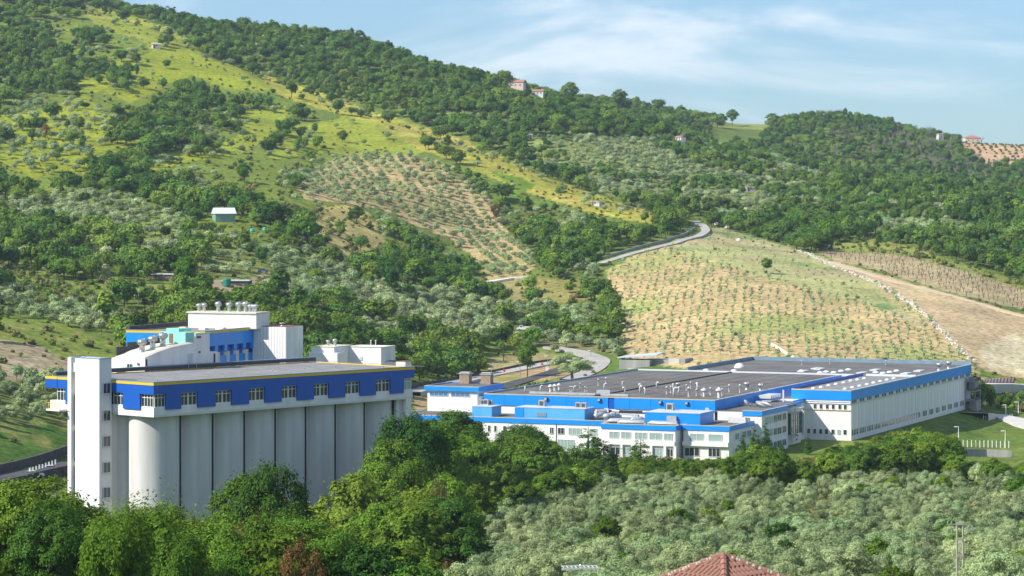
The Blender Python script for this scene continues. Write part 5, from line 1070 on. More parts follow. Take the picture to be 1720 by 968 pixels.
def trunk_mesh(name, m, h, r_, cl, rs, nl=5, lean=.3):
    mb = MB(); top = (rs.uniform(-lean, lean), rs.uniform(-lean, lean), h); mb.tube([(0, 0, -.6), (rs.uniform(-.1, .1), rs.uniform(-.1, .1), h * .45), top], r_, 7, r2=r_ * .55)
    for c in sorted(cl, key=lambda c: -c[3])[:nl]:
        s = h * rs.uniform(.5, .95); mid = ((c[0]) * .5 + top[0] * .5, c[1] * .5 + top[1] * .5, (s + c[2]) / 2 + .1); mb.tube([(top[0] * s / h, top[1] * s / h, s), mid, (c[0], c[1], c[2])], r_ * .42, 5, r2=r_ * .12)
    return mb.mesh(name, [m], True)
PROTO = {}
def proto(kind, nvar, leafm, barkm, n, size, asp, cr, ch, base, k, tr, up=0, r0=.34, r1=.5, flat=1., nl=5, squash=.85):
    L_ = []
    for v in range(nvar):
        rs = np.random.RandomState(hash_(kind) + v); cl = crown_cl(rs, cr, ch, base, k, r0, r1, flat)
        V_ = leaves(cl, n, size, asp, rs, squash, up, stray=.06 if 'olive' in kind else .2); lm = leafm if isinstance(leafm, str) else leafm[v % len(leafm)]
        L_.append((crown_mesh('crown', lm, V_), trunk_mesh('trunk', barkm, base + ch * .45, tr, cl, rs, nl), base + ch))
    PROTO[kind] = L_
def hash_(s): return sum(ord(c) * (i + 3) for i, c in enumerate(s)) % 9973
proto('broad', 4, ['leaf_broad', 'leaf_broad', 'leaf_dark', 'leaf_broad'], 'bark', 9000, .17, .6, 3.2, 6.6, 1.4, 46, .2, r0=.17, r1=.30)
proto('big', 3, ['leaf_broad', 'leaf_dark', 'leaf_broad'], 'bark', 26000, .145, .6, 4.9, 10.5, 2.2, 95, .3, r0=.12, r1=.21)
proto('bright', 3, 'leaf_bright', 'bark', 7000, .145, .55, 2.4, 5.0, 1.0, 30, .13, up=.6, r0=.18, r1=.32)
proto('upright', 3, ['leaf_bright', 'leaf_broad', 'leaf_bright'], 'bark', 14000, .125, .45, 2.8, 6.4, .8, 110, .12, up=1.6, r0=.07, r1=.15, squash=2.4)
proto('olive', 5, 'leaf_olive', 'bark_grey', 15000, .10, .32, 2.35, 4.0, .9, 30, .2, up=1.3, r0=.2, r1=.33, flat=1.0)
proto('rust', 2, 'leaf_rust', 'bark', 7000, .075, .4, 1.5, 4.4, .6, 34, .06, up=1.6, r0=.1, r1=.2, squash=2.0)
proto('youngolive', 3, 'leaf_young', 'bark_grey', 190, .17, .36, .75, 1.25, .55, 6, .05, up=.6, nl=3)
rsb = np.random.RandomState(5)
def cone_tree(kind, m, n, size, H_, R0_, tiers, seed, jag=.25):
    rs = np.random.RandomState(seed); cl = []
    for k in range(tiers):
        f = k / (tiers - 1); z = H_ * (.12 + .86 * f); rad = R0_ * (1 - f) ** .8 + .1
        for _ in range(max(1, int(7 * (1 - f)) + 1)): a = rs.uniform(0, 6.28); q = rad * rs.uniform(.45, 1); cl.append((math.cos(a) * q, math.sin(a) * q, z + rs.uniform(-.2, .2), max(.12, rad * jag + .1)))
    V_ = leaves(cl, n, size, .35, rs, .8); PROTO[kind] = [(crown_mesh('crown', m, V_), MB().tube([(0, 0, -.5), (0, 0, H_ * .95)], R0_ * .07 + .06, 7, r2=.03).mesh('trunk', ['bark'], True), H_)]
cone_tree('conifer', 'leaf_dark', 7000, .2, 9.0, 2.7, 14, 3, .36); cone_tree('cypress', 'leaf_dark', 5000, .16, 8.0, .95, 14, 4, .6)
def bare_mesh(seed, h, r_, n, m='bark_grey', tw=3):
    rs = np.random.RandomState(seed); mb = MB(); mb.tube([(0, 0, -.3), (0, 0, h * .4)], r_, 5, r2=r_ * .7)
    for k in range(n):
        a = rs.uniform(0, 6.28); e = (math.cos(a) * h * .38 * rs.uniform(.5, 1), math.sin(a) * h * .38 * rs.uniform(.5, 1), h * rs.uniform(.75, 1)); md = (e[0] * .6, e[1] * .6, h * .6); mb.tube([(0, 0, h * rs.uniform(.25, .4)), md, e], r_ * .55, 4, r2=r_ * .12)
        for j in range(tw): p = rs.uniform(-.18, .18, 3) * h; mb.tube([md, (md[0] + p[0], md[1] + p[1], md[2] + abs(p[2]) + .1 * h)], r_ * .25, 3, r2=r_ * .08)
    return mb.mesh('bare_tree', [m])
VINE = [bare_mesh(s, 1.9, .11, 5, 'bark') for s in (1, 2, 3)]; DEAD = [bare_mesh(s, 7, .2, 8, 'bark_grey', 5) for s in (4, 5)]
# plain lighter ones for the far masses: trunk and crown in one mesh
def far_mesh(name, leafm, barkm, n, size, asp, cr, ch, base, k, seed, tr, up=0., r0=.36, r1=.52, parts=2):
    rs = np.random.RandomState(seed); cl = crown_cl(rs, cr, ch, base, k, r0, r1); V_ = leaves(cl, n, size, asp, rs, .85, up)
    mb = MB(); mb.tube([(0, 0, -.8), (0, 0, base + ch * .5)], tr, 5, r2=tr * .5); nv = len(V_)
    me = bpy.data.meshes.new(name); vv = [tuple(v) for v in V_] + mb.v; f = [tuple(range(i, i + 4)) for i in range(0, nv, 4)] + [tuple(nv + i for i in q) for q in mb.f]
    me.from_pydata(vv, [], f); me.materials.append(MATS[leafm]); me.materials.append(MATS[barkm]); me.polygons.foreach_set('material_index', [0] * (nv // 4) + [1] * len(mb.f)); me.update(); return me
FAR = {
 'broad': [far_mesh('far_tree', lm, 'bark', 2200, .32, .62, w_, c_, 1.0, k_, 60 + i, .2) for i, (lm, w_, c_, k_) in enumerate((('leaf_far', 3.2, 6.0, 18), ('leaf_far', 2.2, 6.6, 16), ('leaf_dark', 3.0, 5.6, 20), ('leaf_far', 3.8, 5.2, 24), ('leaf_broad', 2.6, 6.2, 16), ('leaf_far', 2.8, 5.0, 18), ('leaf_far', 1.7, 6.8, 14)))],
 'bright': [far_mesh('far_tree', lm, 'bark', 1300, .36, .6, 2.8, 5.0, .8, 14, 160 + i, .15) for i, lm in enumerate(('leaf_bright', 'leaf_bright', 'leaf_broad', 'leaf_bright', 'leaf_far'))],
 'olive': [far_mesh('far_olive', 'leaf_olive', 'bark_grey', 800, .33, .35, 2.3, 2.9, .8, 12, 80 + i, .16, up=.6) for i in range(3)],
 'scrub': [far_mesh('scrub_bush', lm, 'bark', 420, .26, .5, 1.3, 1.6, -.1, 8, 90 + i, .05) for i, lm in enumerate(('leaf_scrub', 'leaf_far', 'leaf_scrub'))],
 'young': [far_mesh('young_tree', 'leaf_young', 'bark_grey', 110, .2, .36, .75, 1.2, .45, 6, 95 + i, .05) for i in range(2)],
}
def in_fp(x, y, m=2.5):
    w = np.maximum.reduce([rect_w(FA, x, y, -104.5, 4, -71, 127, m), rect_w(SI, x, y, -5, 56, -2, 34, m), rect_w(QB, x, y, -16, 8, -1, 25, m), rect_w(NB, x, y, 0, 24, -2, 17, m), rect_w(SB, x, y, -2, 40, -3, 14, m)])
    return w > 0.01
def near_road(x, y, extra=2.0):
    b = np.zeros(x.shape, bool)
    for L_, w_ in ROADS:
        d = np.min(np.hypot(x[:, None] - L_[None, ::2, 0], y[:, None] - L_[None, ::2, 1]), axis=1); b |= d < w_ / 2 + extra + 1.5
    return b
FREE = [(o.location.x, o.location.y, 7.0 if o.name.startswith(('hill_house', 'metal_shed', 'low_shed')) else 4.0) for o in bpy.data.objects if o.parent is None and o.get('category') in ('house', 'hut', 'shed', 'truck', 'car', 'tank', 'utility pole')]
# keep the view toward small buildings open
SIGHT = [(px_of(o.location.x, o.location.y), o.location.y, (24 if o.name == 'metal_shed' else 10 if o.get('category') in ('house', 'shed') else 4), py_of(o.location.z, o.location.y)) for o in bpy.data.objects if o.parent is None and o.get('category') in ('house', 'hut', 'shed', 'truck', 'car', 'tank') and o.location.y > 300]
def jgrid(y0, y1, s, seed, pm=230):
    rs = np.random.RandomState(seed); xm = (1720 - CX + pm) / F * y1; n = int(2 * xm / s) + 2; m = int((y1 - y0) / s) + 1
    gx, gy = np.meshgrid((np.arange(n) - n / 2) * s, y0 + np.arange(m) * s); gx = gx.ravel() + rs.uniform(-.42, .42, n * m) * s; gy = gy.ravel() + rs.uniform(-.42, .42, n * m) * s
    px = px_of(gx, gy); k = (px > -pm) & (px < 1720 + pm); return gx[k], gy[k]
def lattice(y0, y1, sx, sy, ang, seed, jit=.12):
    rs = np.random.RandomState(seed); c, s = math.cos(ang), math.sin(ang); a = np.arange(-1400, 1400, sx); b = np.arange(0, 2900, sy); A_, B_ = np.meshgrid(a, b)
    A_ = A_.ravel() + rs.uniform(-jit, jit, A_.size) * sx; B_ = B_.ravel() + rs.uniform(-jit, jit, B_.size) * sy; x = A_ * c - B_ * s; y = 1000 * 0 + A_ * s + B_ * c
    px = px_of(x, np.maximum(y, 1)); k = (y > y0) & (y < y1) & (px > -200) & (px < 1900); return x[k], y[k]
ZN = {z[0]: i for i, z in enumerate(ZONES)}; VT = [z[3] for z in ZONES]
PROF = {-300: 780, 0: 803, 60: 806, 100: 832, 130: 855, 165: 842, 215: 840, 250: 858, 300: 884, 340: 886, 370: 868, 400: 866, 430: 868, 455: 866, 480: 862, 520: 856, 560: 838, 600: 812, 640: 782, 662: 722, 690: 692, 715: 702, 760: 690, 790: 697, 815: 735, 838: 742, 860: 716, 890: 712, 915: 728, 940: 752, 955: 768, 1010: 772, 1100: 768, 1200: 768, 1232: 762, 1265: 742, 1300: 748, 1340: 770, 1380: 768, 1410: 742, 1440: 748, 1480: 732, 1520: 718, 1560: 716, 1590: 725, 1612: 768, 1720: 772, 2100: 760}
pk = sorted(PROF); pvv = [PROF[k] for k in pk]
T_ = []                                                   # (kind, x, y, z, height, px, py)
def add(kind, x, y, z, h, ok):
    for i in np.where(ok)[0]: T_.append((kind[i] if not isinstance(kind, str) else kind, x[i], y[i], z[i], h[i]))
# foreground
x, y = jgrid(222, 690, 4.6, 101, 170); z = H(x, y); px = px_of(x, y); py = py_of(z, y); zi = zone_of(px, py, y); grove = zi == ZN['grove']
grove |= (y < 560) & (px > 760 + (y - 230) * .25) & (zi < 0) & (y < 560 - 60 * (px < 1000))
rs = np.random.RandomState(8); u = rs.rand(len(x)); allow = (py - np.interp(px, pk, pvv)) * y / F
den = fbm(x / 14, y / 14, 71, 3)
fg = ~in_fp(x, y, 3.) & (zi < 0) & ~grove & ~near_road(x, y) & (px > -170)
fg &= ~((px > 1590) & (y > 655)); fg &= ~((px < 135) & (y > 500))
left = px < 820
h = np.where((px < 560) & (y < 345), np.clip(allow * rs.uniform(.62, 1.0, len(x)), 3, 13.5), rs.uniform(4.5, 9.5, len(x)))
h = np.where((px > 540) & (px < 760) & (y > 345) & (y <= 555), np.clip(allow * rs.uniform(.55, .95, len(x)), 3, 12), h)
h = np.where((px > 640) & (px < 950) & (y > 555), np.clip(allow * rs.uniform(.7, 1.0, len(x)), 4, 14), h)
h = np.where((px > 940) & (y > 570), np.clip(allow * rs.uniform(.5, 1.0, len(x)), 3, 10), h); h = np.where((px > 1370) & (px < 1610) & (y > 570), np.clip(allow * rs.uniform(.75, 1.0, len(x)), 3, 10.5), h); h = np.minimum(h, allow)
keep = fg & (h > 2.4) & (u < .62)
kn = vnoise(x / 22, y / 22, 77); kind = np.where(kn > .62, 'bright', 'broad').astype(object)
kind[(px > 170) & (px < 640) & (y < 340) & (rs.rand(len(x)) < .4)] = 'upright'; kind[(px < 150) & (kind == 'bright')] = 'broad'; kind[(px < 300) & (kind == 'bright') & (rs.rand(len(x)) < .4)] = 'broad'; kind[(px > 180) & (px < 620) & (y < 300) & (rs.rand(len(x)) < .25)] = 'bright'; kind[(rs.rand(len(x)) < .018)] = 'rust'; kind[(px > 500) & (px < 860) & (y > 240) & (y < 560) & (kn > .42)] = 'bright'
kind[(px > 950) & (px < 1600) & (kn > .40)] = 'bright'; kind[(px > 540) & (px < 900) & (y < 420) & (rs.rand(len(x)) < .3)] = 'olive'
h = np.where(kind == 'olive', np.minimum(h, 5), h); add(kind, x, y, z, h, keep)
# the olive grove in front
gx, gy = lattice(225, 640, 7.3, 6.8, .35, 102, .26); gz = H(gx, gy); gp = px_of(gx, gy); gpy = py_of(gz, gy); gzi = zone_of(gp, gpy, gy)
gg = (gzi == ZN['grove']) | ((gzi < 0) & (gy < 560) & (gp > 760 + (gy - 230) * .25) & (gy < 560 - 60 * (gp < 1000)))
rs = np.random.RandomState(9); gh = rs.uniform(3.8, 6.4, len(gx)); al = (gpy - np.interp(gp, pk, pvv)) * gy / F; gh = np.minimum(gh, al)
gap = (fbm(gx / 16, gy / 16, 73, 3) > .19) | ((np.abs(gp - 1612) < 26) & (gy < 264))
gk = np.where(rs.rand(len(gx)) < .06, 'broad', 'olive').astype(object)
add(gk, gx, gy, gz, gh, gg & (gh > 2) & ~gap & (gp < 1900) & (gp > 600))
# hills
def hills(y0, y1, s, seed):
    x, y = jgrid(y0, y1, s, seed); z = H(x, y); px = px_of(x, y); py = py_of(z, y); zi = zone_of(px, py, y); rs = np.random.RandomState(seed + 1); n = len(x); u = rs.rand(n); w = rs.rand(n)
    vt = np.array(['forest'] + VT, dtype=object)[zi + 1]; nz = fbm(x / 60, y / 60, 75, 4); ol = fbm(x / 45, y / 45, 76, 4)
    kind = np.full(n, '', object); h = rs.uniform(3.8, 9.2, n)
    f = vt == 'forest'; lowleft = (px < 1000) & (y < 1500) | (px > 1000) & (y < 2050) & (y > 1450)
    h = np.where(rs.rand(n) < .12, h * 1.35, h); kind[f & (u < .80)] = 'broad'; kind[f & lowleft & ((ol > .07) | (w < .14)) & (u < .8)] = 'olive'; kind[f & lowleft & ((nz < -.15) | (w > .93)) & (u < .9)] = 'scrub'
    f2 = f & (y > 1550) & (px < 1100); kind[f2 & (kind == 'olive')] = 'broad'; kind[f2 & (u < .04)] = 'olive'
    g = vt == 'mixed'; kind[g & (nz > -.06) & (u < .8)] = 'broad'; kind[g & (nz <= -.06) & (nz > -.13) & (u < .6)] = 'olive'; kind[g & (nz <= -.13) & (u < .2)] = 'scrub'
    g = vt == 'sparse'; kind[g & (nz > .12) & (u < .12)] = 'broad'; kind[g & (u < .04)] = 'olive'; kind[g & (w < .015)] = 'broad'; kind[g & (u > .975)] = 'scrub'
    g = vt == 'scatolive'; kind[g & (u < .30)] = 'olive'; kind[g & (u > .94)] = 'broad'
    g = vt == 'scrub'; kind[g & (u < .30)] = 'scrub'; kind[g & (u > .95)] = 'broad'
    g = vt == 'bank'; kind[g & (u < .07)] = 'scrub'; kind[g & (u > .992)] = 'broad'
    g = vt == 'hedge'; kind[g] = 'scrub'; kind[g & (u < .2)] = 'broad'
    g = vt == 'olive'; kind[g & (u < .93)] = 'olive'
    g = vt == 'olivemix'; kind[g & (u < .8)] = 'olive'; kind[g & (nz > .02) & (u < .6)] = 'broad'; h = np.where(g & (kind == 'broad'), h * .8, h)
    # wood clumps crossing the grass slope and the gullies
    for (cx_, cy_, r1, r2) in ((205, 140, 22, 16), (300, 192, 52, 22), (380, 165, 36, 14), (520, 260, 26, 14), (150, 70, 36, 14), (40, 70, 50, 30), (280, 78, 12, 6), (725, 258, 14, 12), (815, 322, 22, 14), (200, 240, 22, 9), (340, 256, 18, 8), (455, 245, 9, 14), (120, 128, 50, 8), (20, 130, 40, 12)):
        g = ((px - cx_) / r1) ** 2 + ((py - cy_) / r2) ** 2 < 1; g &= (u < .85) & (y > 1000); kind[g] = np.where(w[g] < .8, 'broad', 'olive')
    g = (kind == 'broad') & (y < 1250) & (px > 420) & (px < 1000) & (w < .45); kind[g] = 'bright'; h = np.where(kind == 'olive', rs.uniform(3.2, 5, n), h); h = np.where(kind == 'scrub', rs.uniform(1.2, 2.8, n), h); h = np.where((kind == 'broad') & (y > 2300), h * .9, h)
    h = np.where((vt == 'hedge') & (kind == 'broad'), 3.2, h)
    ok = (kind != '') & ~in_fp(x, y) 
    k = ok & (y < 1500) & (y > 530); idx = np.where(k)[0]; nr = near_road(x[idx], y[idx], 1.0); ok[idx[nr]] = False
    ok &= ~((y < 690) & ((px > -60) | (y < 560)) & (zi < 0)); ok &= ~((px > 680) & (px < 1640) & (y < 880)); ok &= ~((px > 1600) & (y < 860)); hp = h * F / y; PT = np.array([v in ('none', 'sparse', 'scatolive', 'orchard', 'young', 'sparseyoung', 'vines') for v in VT] + [False])
    for fr_ in (.95, .6):
        zt_ = zone_of(px, py - hp * fr_, y, True); bad = PT[zt_] & (zt_ != zi) & (y > 900); ok &= ~(bad & (rs.rand(n) < .9))
    for fx, fy, fr_ in FREE: ok &= np.hypot(x - fx, y - fy) > fr_
    for sp, sd, hw, sb in SIGHT:
        near = (np.abs(px - sp) < hw * 1.5 + 4) & (y < sd + 3) & (y > sd - 420) & (py - hp < sb - 3) & (y > 520); ok &= ~near
    # open views to the roads behind the factory and the hill road
    ok &= ~((px > 1150) & (px < 1194) & (y > 1250) & (y < 1480)); ok &= ~((px > 830) & (px < 1030) & (y > 880) & (y < 1060) & (py > 596)); ok &= ~((px > 690) & (px < 840) & (y > 870) & (y < 945) & (py > 640))
    nr2 = (y > 1150) & (y < 1330) & (px > 1010) & (px < 1190); idx = np.where(nr2 & ok)[0]
    if len(idx):
        for L_, w_ in ROADS[:1]:
            d = np.min(np.hypot(x[idx][:, None] - L_[None, :, 0], (y[idx][:, None] + 12 - L_[None, :, 1])), axis=1); ok[idx[d < 14]] = False
    add(kind, x, y, z, h, ok)
hills(530, 1500, 5.3, 110); hills(1500, 2000, 6.0, 120); hills(2000, 2680, 7.0, 130)
# the planted rows
def rows(zone, kind, sx, sy, ang, h0, h1_, p, seed, y0=850, y1=1700, jit=.14):
    x, y = lattice(y0, y1, sx, sy, ang, seed, jit); z = H(x, y); px = px_of(x, y); py = py_of(z, y); zi = zone_of(px, py, y); rs = np.random.RandomState(seed)
    ok = (rs.rand(len(x)) < p) & np.isin(zi, [ZN[q] for q in zone]) & ~in_fp(x, y) & ~near_road(x, y, 1.)
    add(kind, x, y, z, rs.uniform(h0, h1_, len(x)), ok)
rows(['orchard'], 'olive', 6.2, 7.4, .18, 3.0, 4.4, .88, 201)
rows(['field'], 'young', 3.7, 6.6, -.6, 1.5, 2.8, .88, 202, jit=.13); rows(['field_dry'], 'young', 3.9, 7.4, -.6, 1.0, 1.9, .4, 203, jit=.16)
rows(['vines'], 'vine', 5.2, 5.2, -.45, 1.7, 2.4, .85, 204); rows(['far_tan'], 'scrub', 7, 16, .3, 1.4, 2.4, .9, 205, 2300, 2700)
# trees that stand out one by one: kind, px, base py or distance, top py, label
HERO = [('broad', 1178, -210, 189, 'leftmost of the lone trees along the far skyline field'), ('broad', 1197, -210, 190, 'second of the lone trees along the far skyline field'), ('broad', 1213, -210, 192, 'third and smallest of the lone trees along the far skyline field'), ('broad', 1230, -211, 184, 'rightmost and largest of the lone trees along the far skyline field'), ('broad', 958, -180, 138, 'tall twin headed tree on the skyline right of the two hilltop houses'), ('broad', 1040, -185, 150, 'big round tree on the skyline between the houses and the far field'), ('broad', 60, 262, 803, 'large leafy oak at the bottom left corner in front of the silo tower'), ('broad', 455, 345, 776, 'tall thin leafy tree standing against the grey silos'), ('broad', 418, 352, 800, 'smaller leafy tree left of the tall thin one against the silos'),
        ('broad', 760, 585, 689, 'big dark leafy tree hiding the white tower block wall'), ('broad', 690, 452, 692, 'leafy tree at the right end of the silo row'), ('broad', 663, 440, 738, 'leafy tree overlapping the last silo, left of the tallest one there'), ('broad', 632, 428, 775, 'dark leafy tree in front of the second last silo'), ('bright', 598, 415, 800, 'bright leafy tree in front of the third silo from the right'), ('broad', 728, 500, 715, 'leafy tree between the silo row and the white tower block'), ('bright', 560, 400, 830, 'bright bushy tree in front of the fourth silo from the right'), ('broad', 875, 595, 712, 'wide leafy tree in front of the factory offices'),
        ('conifer', 988, 628, 712, 'dark pointed conifer in front of the white offices, taller of two'), ('conifer', 1014, 630, 735, 'dark conifer right beside the taller pointed one'), ('conifer', 1076, 640, 733, 'small spreading conifer in front of the office windows'),
        ('cypress', 1246, 668, 724, 'narrow dark cypress leftmost at the office corner'), ('cypress', 1266, 672, 715, 'narrow cypress second from left at the office corner'), ('cypress', 1274, 674, 727, 'short cypress between the two tall ones by the offices'), ('cypress', 1285, 674, 707, 'tallest dark cypress by the three storey office wing'), ('cypress', 1312, 690, 737, 'small cypress right of the tall one by the office wing'), ('cypress', 1357, 700, 728, 'small dark cypress under the shaded factory wall'),
        ('bright', 1510, 655, 723, 'bright green tree against the far part of the panelled wall, left of the widest'), ('bright', 1583, 652, 724, 'bright green tree at the lawn edge beside the left white lamp'), ('bright', 1448, 655, 744, 'rounded green tree right of the factory corner'), ('broad', 1400, 640, 750, 'green tree left of the factory corner below the lit wall'), ('bright', 1545, 640, 716, 'bright green tree right of the panelled factory wall'), ('bright', 1475, 640, 733, 'bright green tree in front of the panelled factory wall'), ('broad', 1430, 642, 748, 'leafy tree at the foot of the factory corner'), ('broad', 1672, 560, 770, 'dark bushy tree among olives below the boundary wall'), ('broad', 1705, 545, 790, 'very dark tree at the right edge above the olive grove'),
        ('cypress', 914, -572, 529, 'lone dark cypress beside the woods above the valley road'), ('broad', 886, 955, 572, 'dark leaning tree between the lamps by the valley road'), ('olive', 962, 925, 592, 'big silvery olive at the left edge of the factory roof'), ('broad', 658, -501, 436, 'tall tree with a pale bare trunk above the olive slope'),
        ('broad', 310, -492, 432, 'round dark green tree above the low sheds'), ('broad', 410, -308, 274, 'round topped pine standing on the grass left of the orchard'), ('broad', 1288, -460, 433, 'lone small tree in the dry upper part of the young olive field'), ('broad', 1045, 990, 588, 'round bush tree beside the road bend'),
        ('rust', 1370, 618, 768, 'reddish dry shrub below the factory corner'), ('rust', 735, 400, 815, 'brownish dry plume among the bright shrubs below the big trees'), ('rust', 756, 300, 940, 'small reddish dry shrub at the bottom beside the dark bush'), ('rust', 425, 250, 880, 'reddish brown dry shrub at the bottom left among upright shrubs'), ('olive', 1655, 870, 683, 'small olive by the hedge right of the factory'), ('rust', 76, -236, 209, 'brown dry tree on the left grass slope'), ('rust', 832, -374, 343, 'reddish brown tree at the right edge of the olive orchard')]
CATN = {'broad': 'broadleaf_tree', 'bright': 'broadleaf_tree', 'big': 'broadleaf_tree', 'upright': 'upright_shrub', 'olive': 'olive_tree', 'rust': 'dry_shrub', 'conifer': 'conifer_tree', 'cypress': 'cypress_tree', 'young': 'young_olive_tree', 'vine': 'fruit_vine'}
CATL = {'broadleaf_tree': 'tree', 'upright_shrub': 'shrub', 'olive_tree': 'olive tree', 'dry_shrub': 'shrub', 'conifer_tree': 'conifer', 'cypress_tree': 'cypress', 'young_olive_tree': 'olive tree', 'fruit_vine': 'vine'}
def plant(kind, x, y, z, h, label, group, v, rz, wide=1.0):
    pk_ = 'big' if kind == 'broad' and h > 9.2 and y < 700 else {'young': 'youngolive'}.get(kind, kind); cm_, tm_, ph = PROTO[pk_][v % len(PROTO[pk_])]; s = h / ph; nm = CATN[kind]
    t = thing(nm, (x, y, z - .05), rz, label, CATL[nm], group, (s * wide, s * wide, s)); link('trunk', tm_, t); link('crown', cm_, t); return t
hero_xy = []
for i, (k, px_, D_, ty, lb) in enumerate(HERO):
    D_ = hit(px_, -D_, 2400 if -D_ < 215 and px_ > 940 else 700)[1] if D_ < 0 else D_; X_ = (px_ - CX) / F * D_; Z_ = h1(X_, D_); hh = HC - (ty - HY) / F * D_ - Z_; hh = max(hh, 2.0)
    wd = 1.7 if k == 'conifer' else 1.25 if k == 'cypress' and D_ < 800 else (.8 if px_ == 425 else .5) if k == 'rust' and D_ < 600 else 1.0 if k not in ('broad', 'bright', 'olive') else min(1.5, max(.55, {60: 1.15, 455: .5, 418: .7, 760: .95, 690: .7, 663: .75, 632: .7, 728: .7, 598: .8, 560: .9, 875: 1.05, 886: .75, 962: 1.5, 1288: .9, 658: .8}.get(px_, 1.0)))
    plant(k, X_, D_, Z_, hh, lb, None, i, (i * 1.7) % 6.28, wd); hero_xy.append((X_, D_))
hx = np.array(hero_xy)
T_ = [t for t in T_ if np.min(np.hypot(hx[:, 0] - t[1], hx[:, 1] - t[2])) > 2.6]
# keep the space between the eye and the lone hillside heroes clear
LIM = {'broad': 300, 'olive': 300, 'young': 300, 'vine': 300, 'upright': 300, 'rust': 60}
for px_, D_ in [(h_[1], h_[2]) for h_ in HERO if h_[0] == 'rust' and 0 < h_[2] < 700]: T_ = [t for t in T_ if not (abs(px_of(t[1], t[2]) - px_) < 11 and t[2] < D_ + 2)]
TR = {}
for t in T_:
    k = 'broad' if t[0] == 'bright' else t[0]; TR.setdefault(k, []).append(t)
def vis(t): px = px_of(t[1], t[2]); return -20 < px < 1740
def where(k, x, y, h):
    px = px_of(x, y); lo, hi = {'olive': (4.1, 5.1), 'broad': (6.2, 8.2), 'bright': (5.5, 7.5), 'upright': (7, 10), 'young': (1.9, 2.4)}.get(k, (0, 99)); sz = 'low' if h < lo else 'tall' if h > hi else 'middling'
    if k == 'olive':
        if y < 700 and px > 640:
            c = 'left of the antenna' if px < 960 else 'left of the red roof' if px < 1110 else 'above the red roof' if px < 1320 else 'between red roof and power pole' if px < 1480 else 'just left of the power pole' if px < 1612 else 'right of the power pole'
            r_ = 'front' if y < 310 else 'near middle' if y < 380 else 'middle' if y < 470 else 'far edge'
            return '%s silvery olive at the %s of the grove, %s' % (sz, r_, c), '%s olives, grove %s, %s' % (sz, r_, c)
        if y < 700: return '%s grey green olive among the shrubs in the left foreground' % sz, '%s olives of the left foreground' % sz
        if px < 150: return '%s silvery olive on the slope left of the silos' % sz, '%s olives left of the silos' % sz
        a = 'above the blue topped silos' if px < 550 else 'above the right end of the silos' if px < 800 else 'beside the valley road'
        return '%s silvery olive on the near hillside %s' % (sz, a), '%s olives of the near hillside %s' % (sz, a)
    if k in ('broad', 'bright'):
        cl_ = 'bright green' if k == 'bright' else 'dark green'
        if y < 360: a = 'at the left edge before the silo tower, frontmost' if px < 100 and y < 270 else 'at the left edge before the silo tower' if px < 100 else 'at the foot of the silo tower' if px < 200 else 'in the left foreground before the first silos' if px < 420 else 'in the foreground before the last silos' if px < 640 else 'in the bottom middle foreground'
        elif y < 560: a = 'in the thicket in front of the silos' if px < 560 else 'in the thicket between silos and olive grove' if px < 900 else 'scattered among the front olives'
        elif y < 700: a = 'beside the left end of the factory' if px < 850 else 'in front of the white offices' if px < 1240 else 'in front of the factory corner' if px < 1460 else 'below the panelled wall at the right'
        else: a = 'on the slope behind the silos' if px < 700 else 'around the valley road behind the factory' if px < 1100 else 'beyond the factory on the right'
        return '%s %s leafy tree %s' % (sz, cl_, a), '%s %s trees %s' % (sz, cl_, a)
    if k == 'upright': a = 'left' if px < 270 else 'middle' if px < 420 else 'right'; return '%s narrow shrub with upright leafy shoots, %s of the bottom left thicket' % (sz, a), '%s upright shrubs, %s of the bottom left thicket' % (sz, a)
    if k == 'rust': return 'dry reddish shrub among the green ones in the foreground' if y < 700 else 'dry brown shrub on the hillside', 'dry shrubs near' if y < 700 else 'dry shrubs far'
    if k == 'young':
        a = 'left edge' if px < 1150 else 'middle' if px < 1350 else 'right part'; b = 'nearest rows' if y < 980 else 'second rows' if y < 1050 else 'farther rows'
        return '%s young olive in the %s of the tan field, %s' % (sz, b, a), '%s young olives, %s, %s' % (sz, b, a)
    if k == 'vine': a = 'left' if px < 1500 else 'right'; return 'small bare branched fruit tree in the %s half of the rows above the bare slope' % a, 'bare fruit trees in rows, %s half' % a
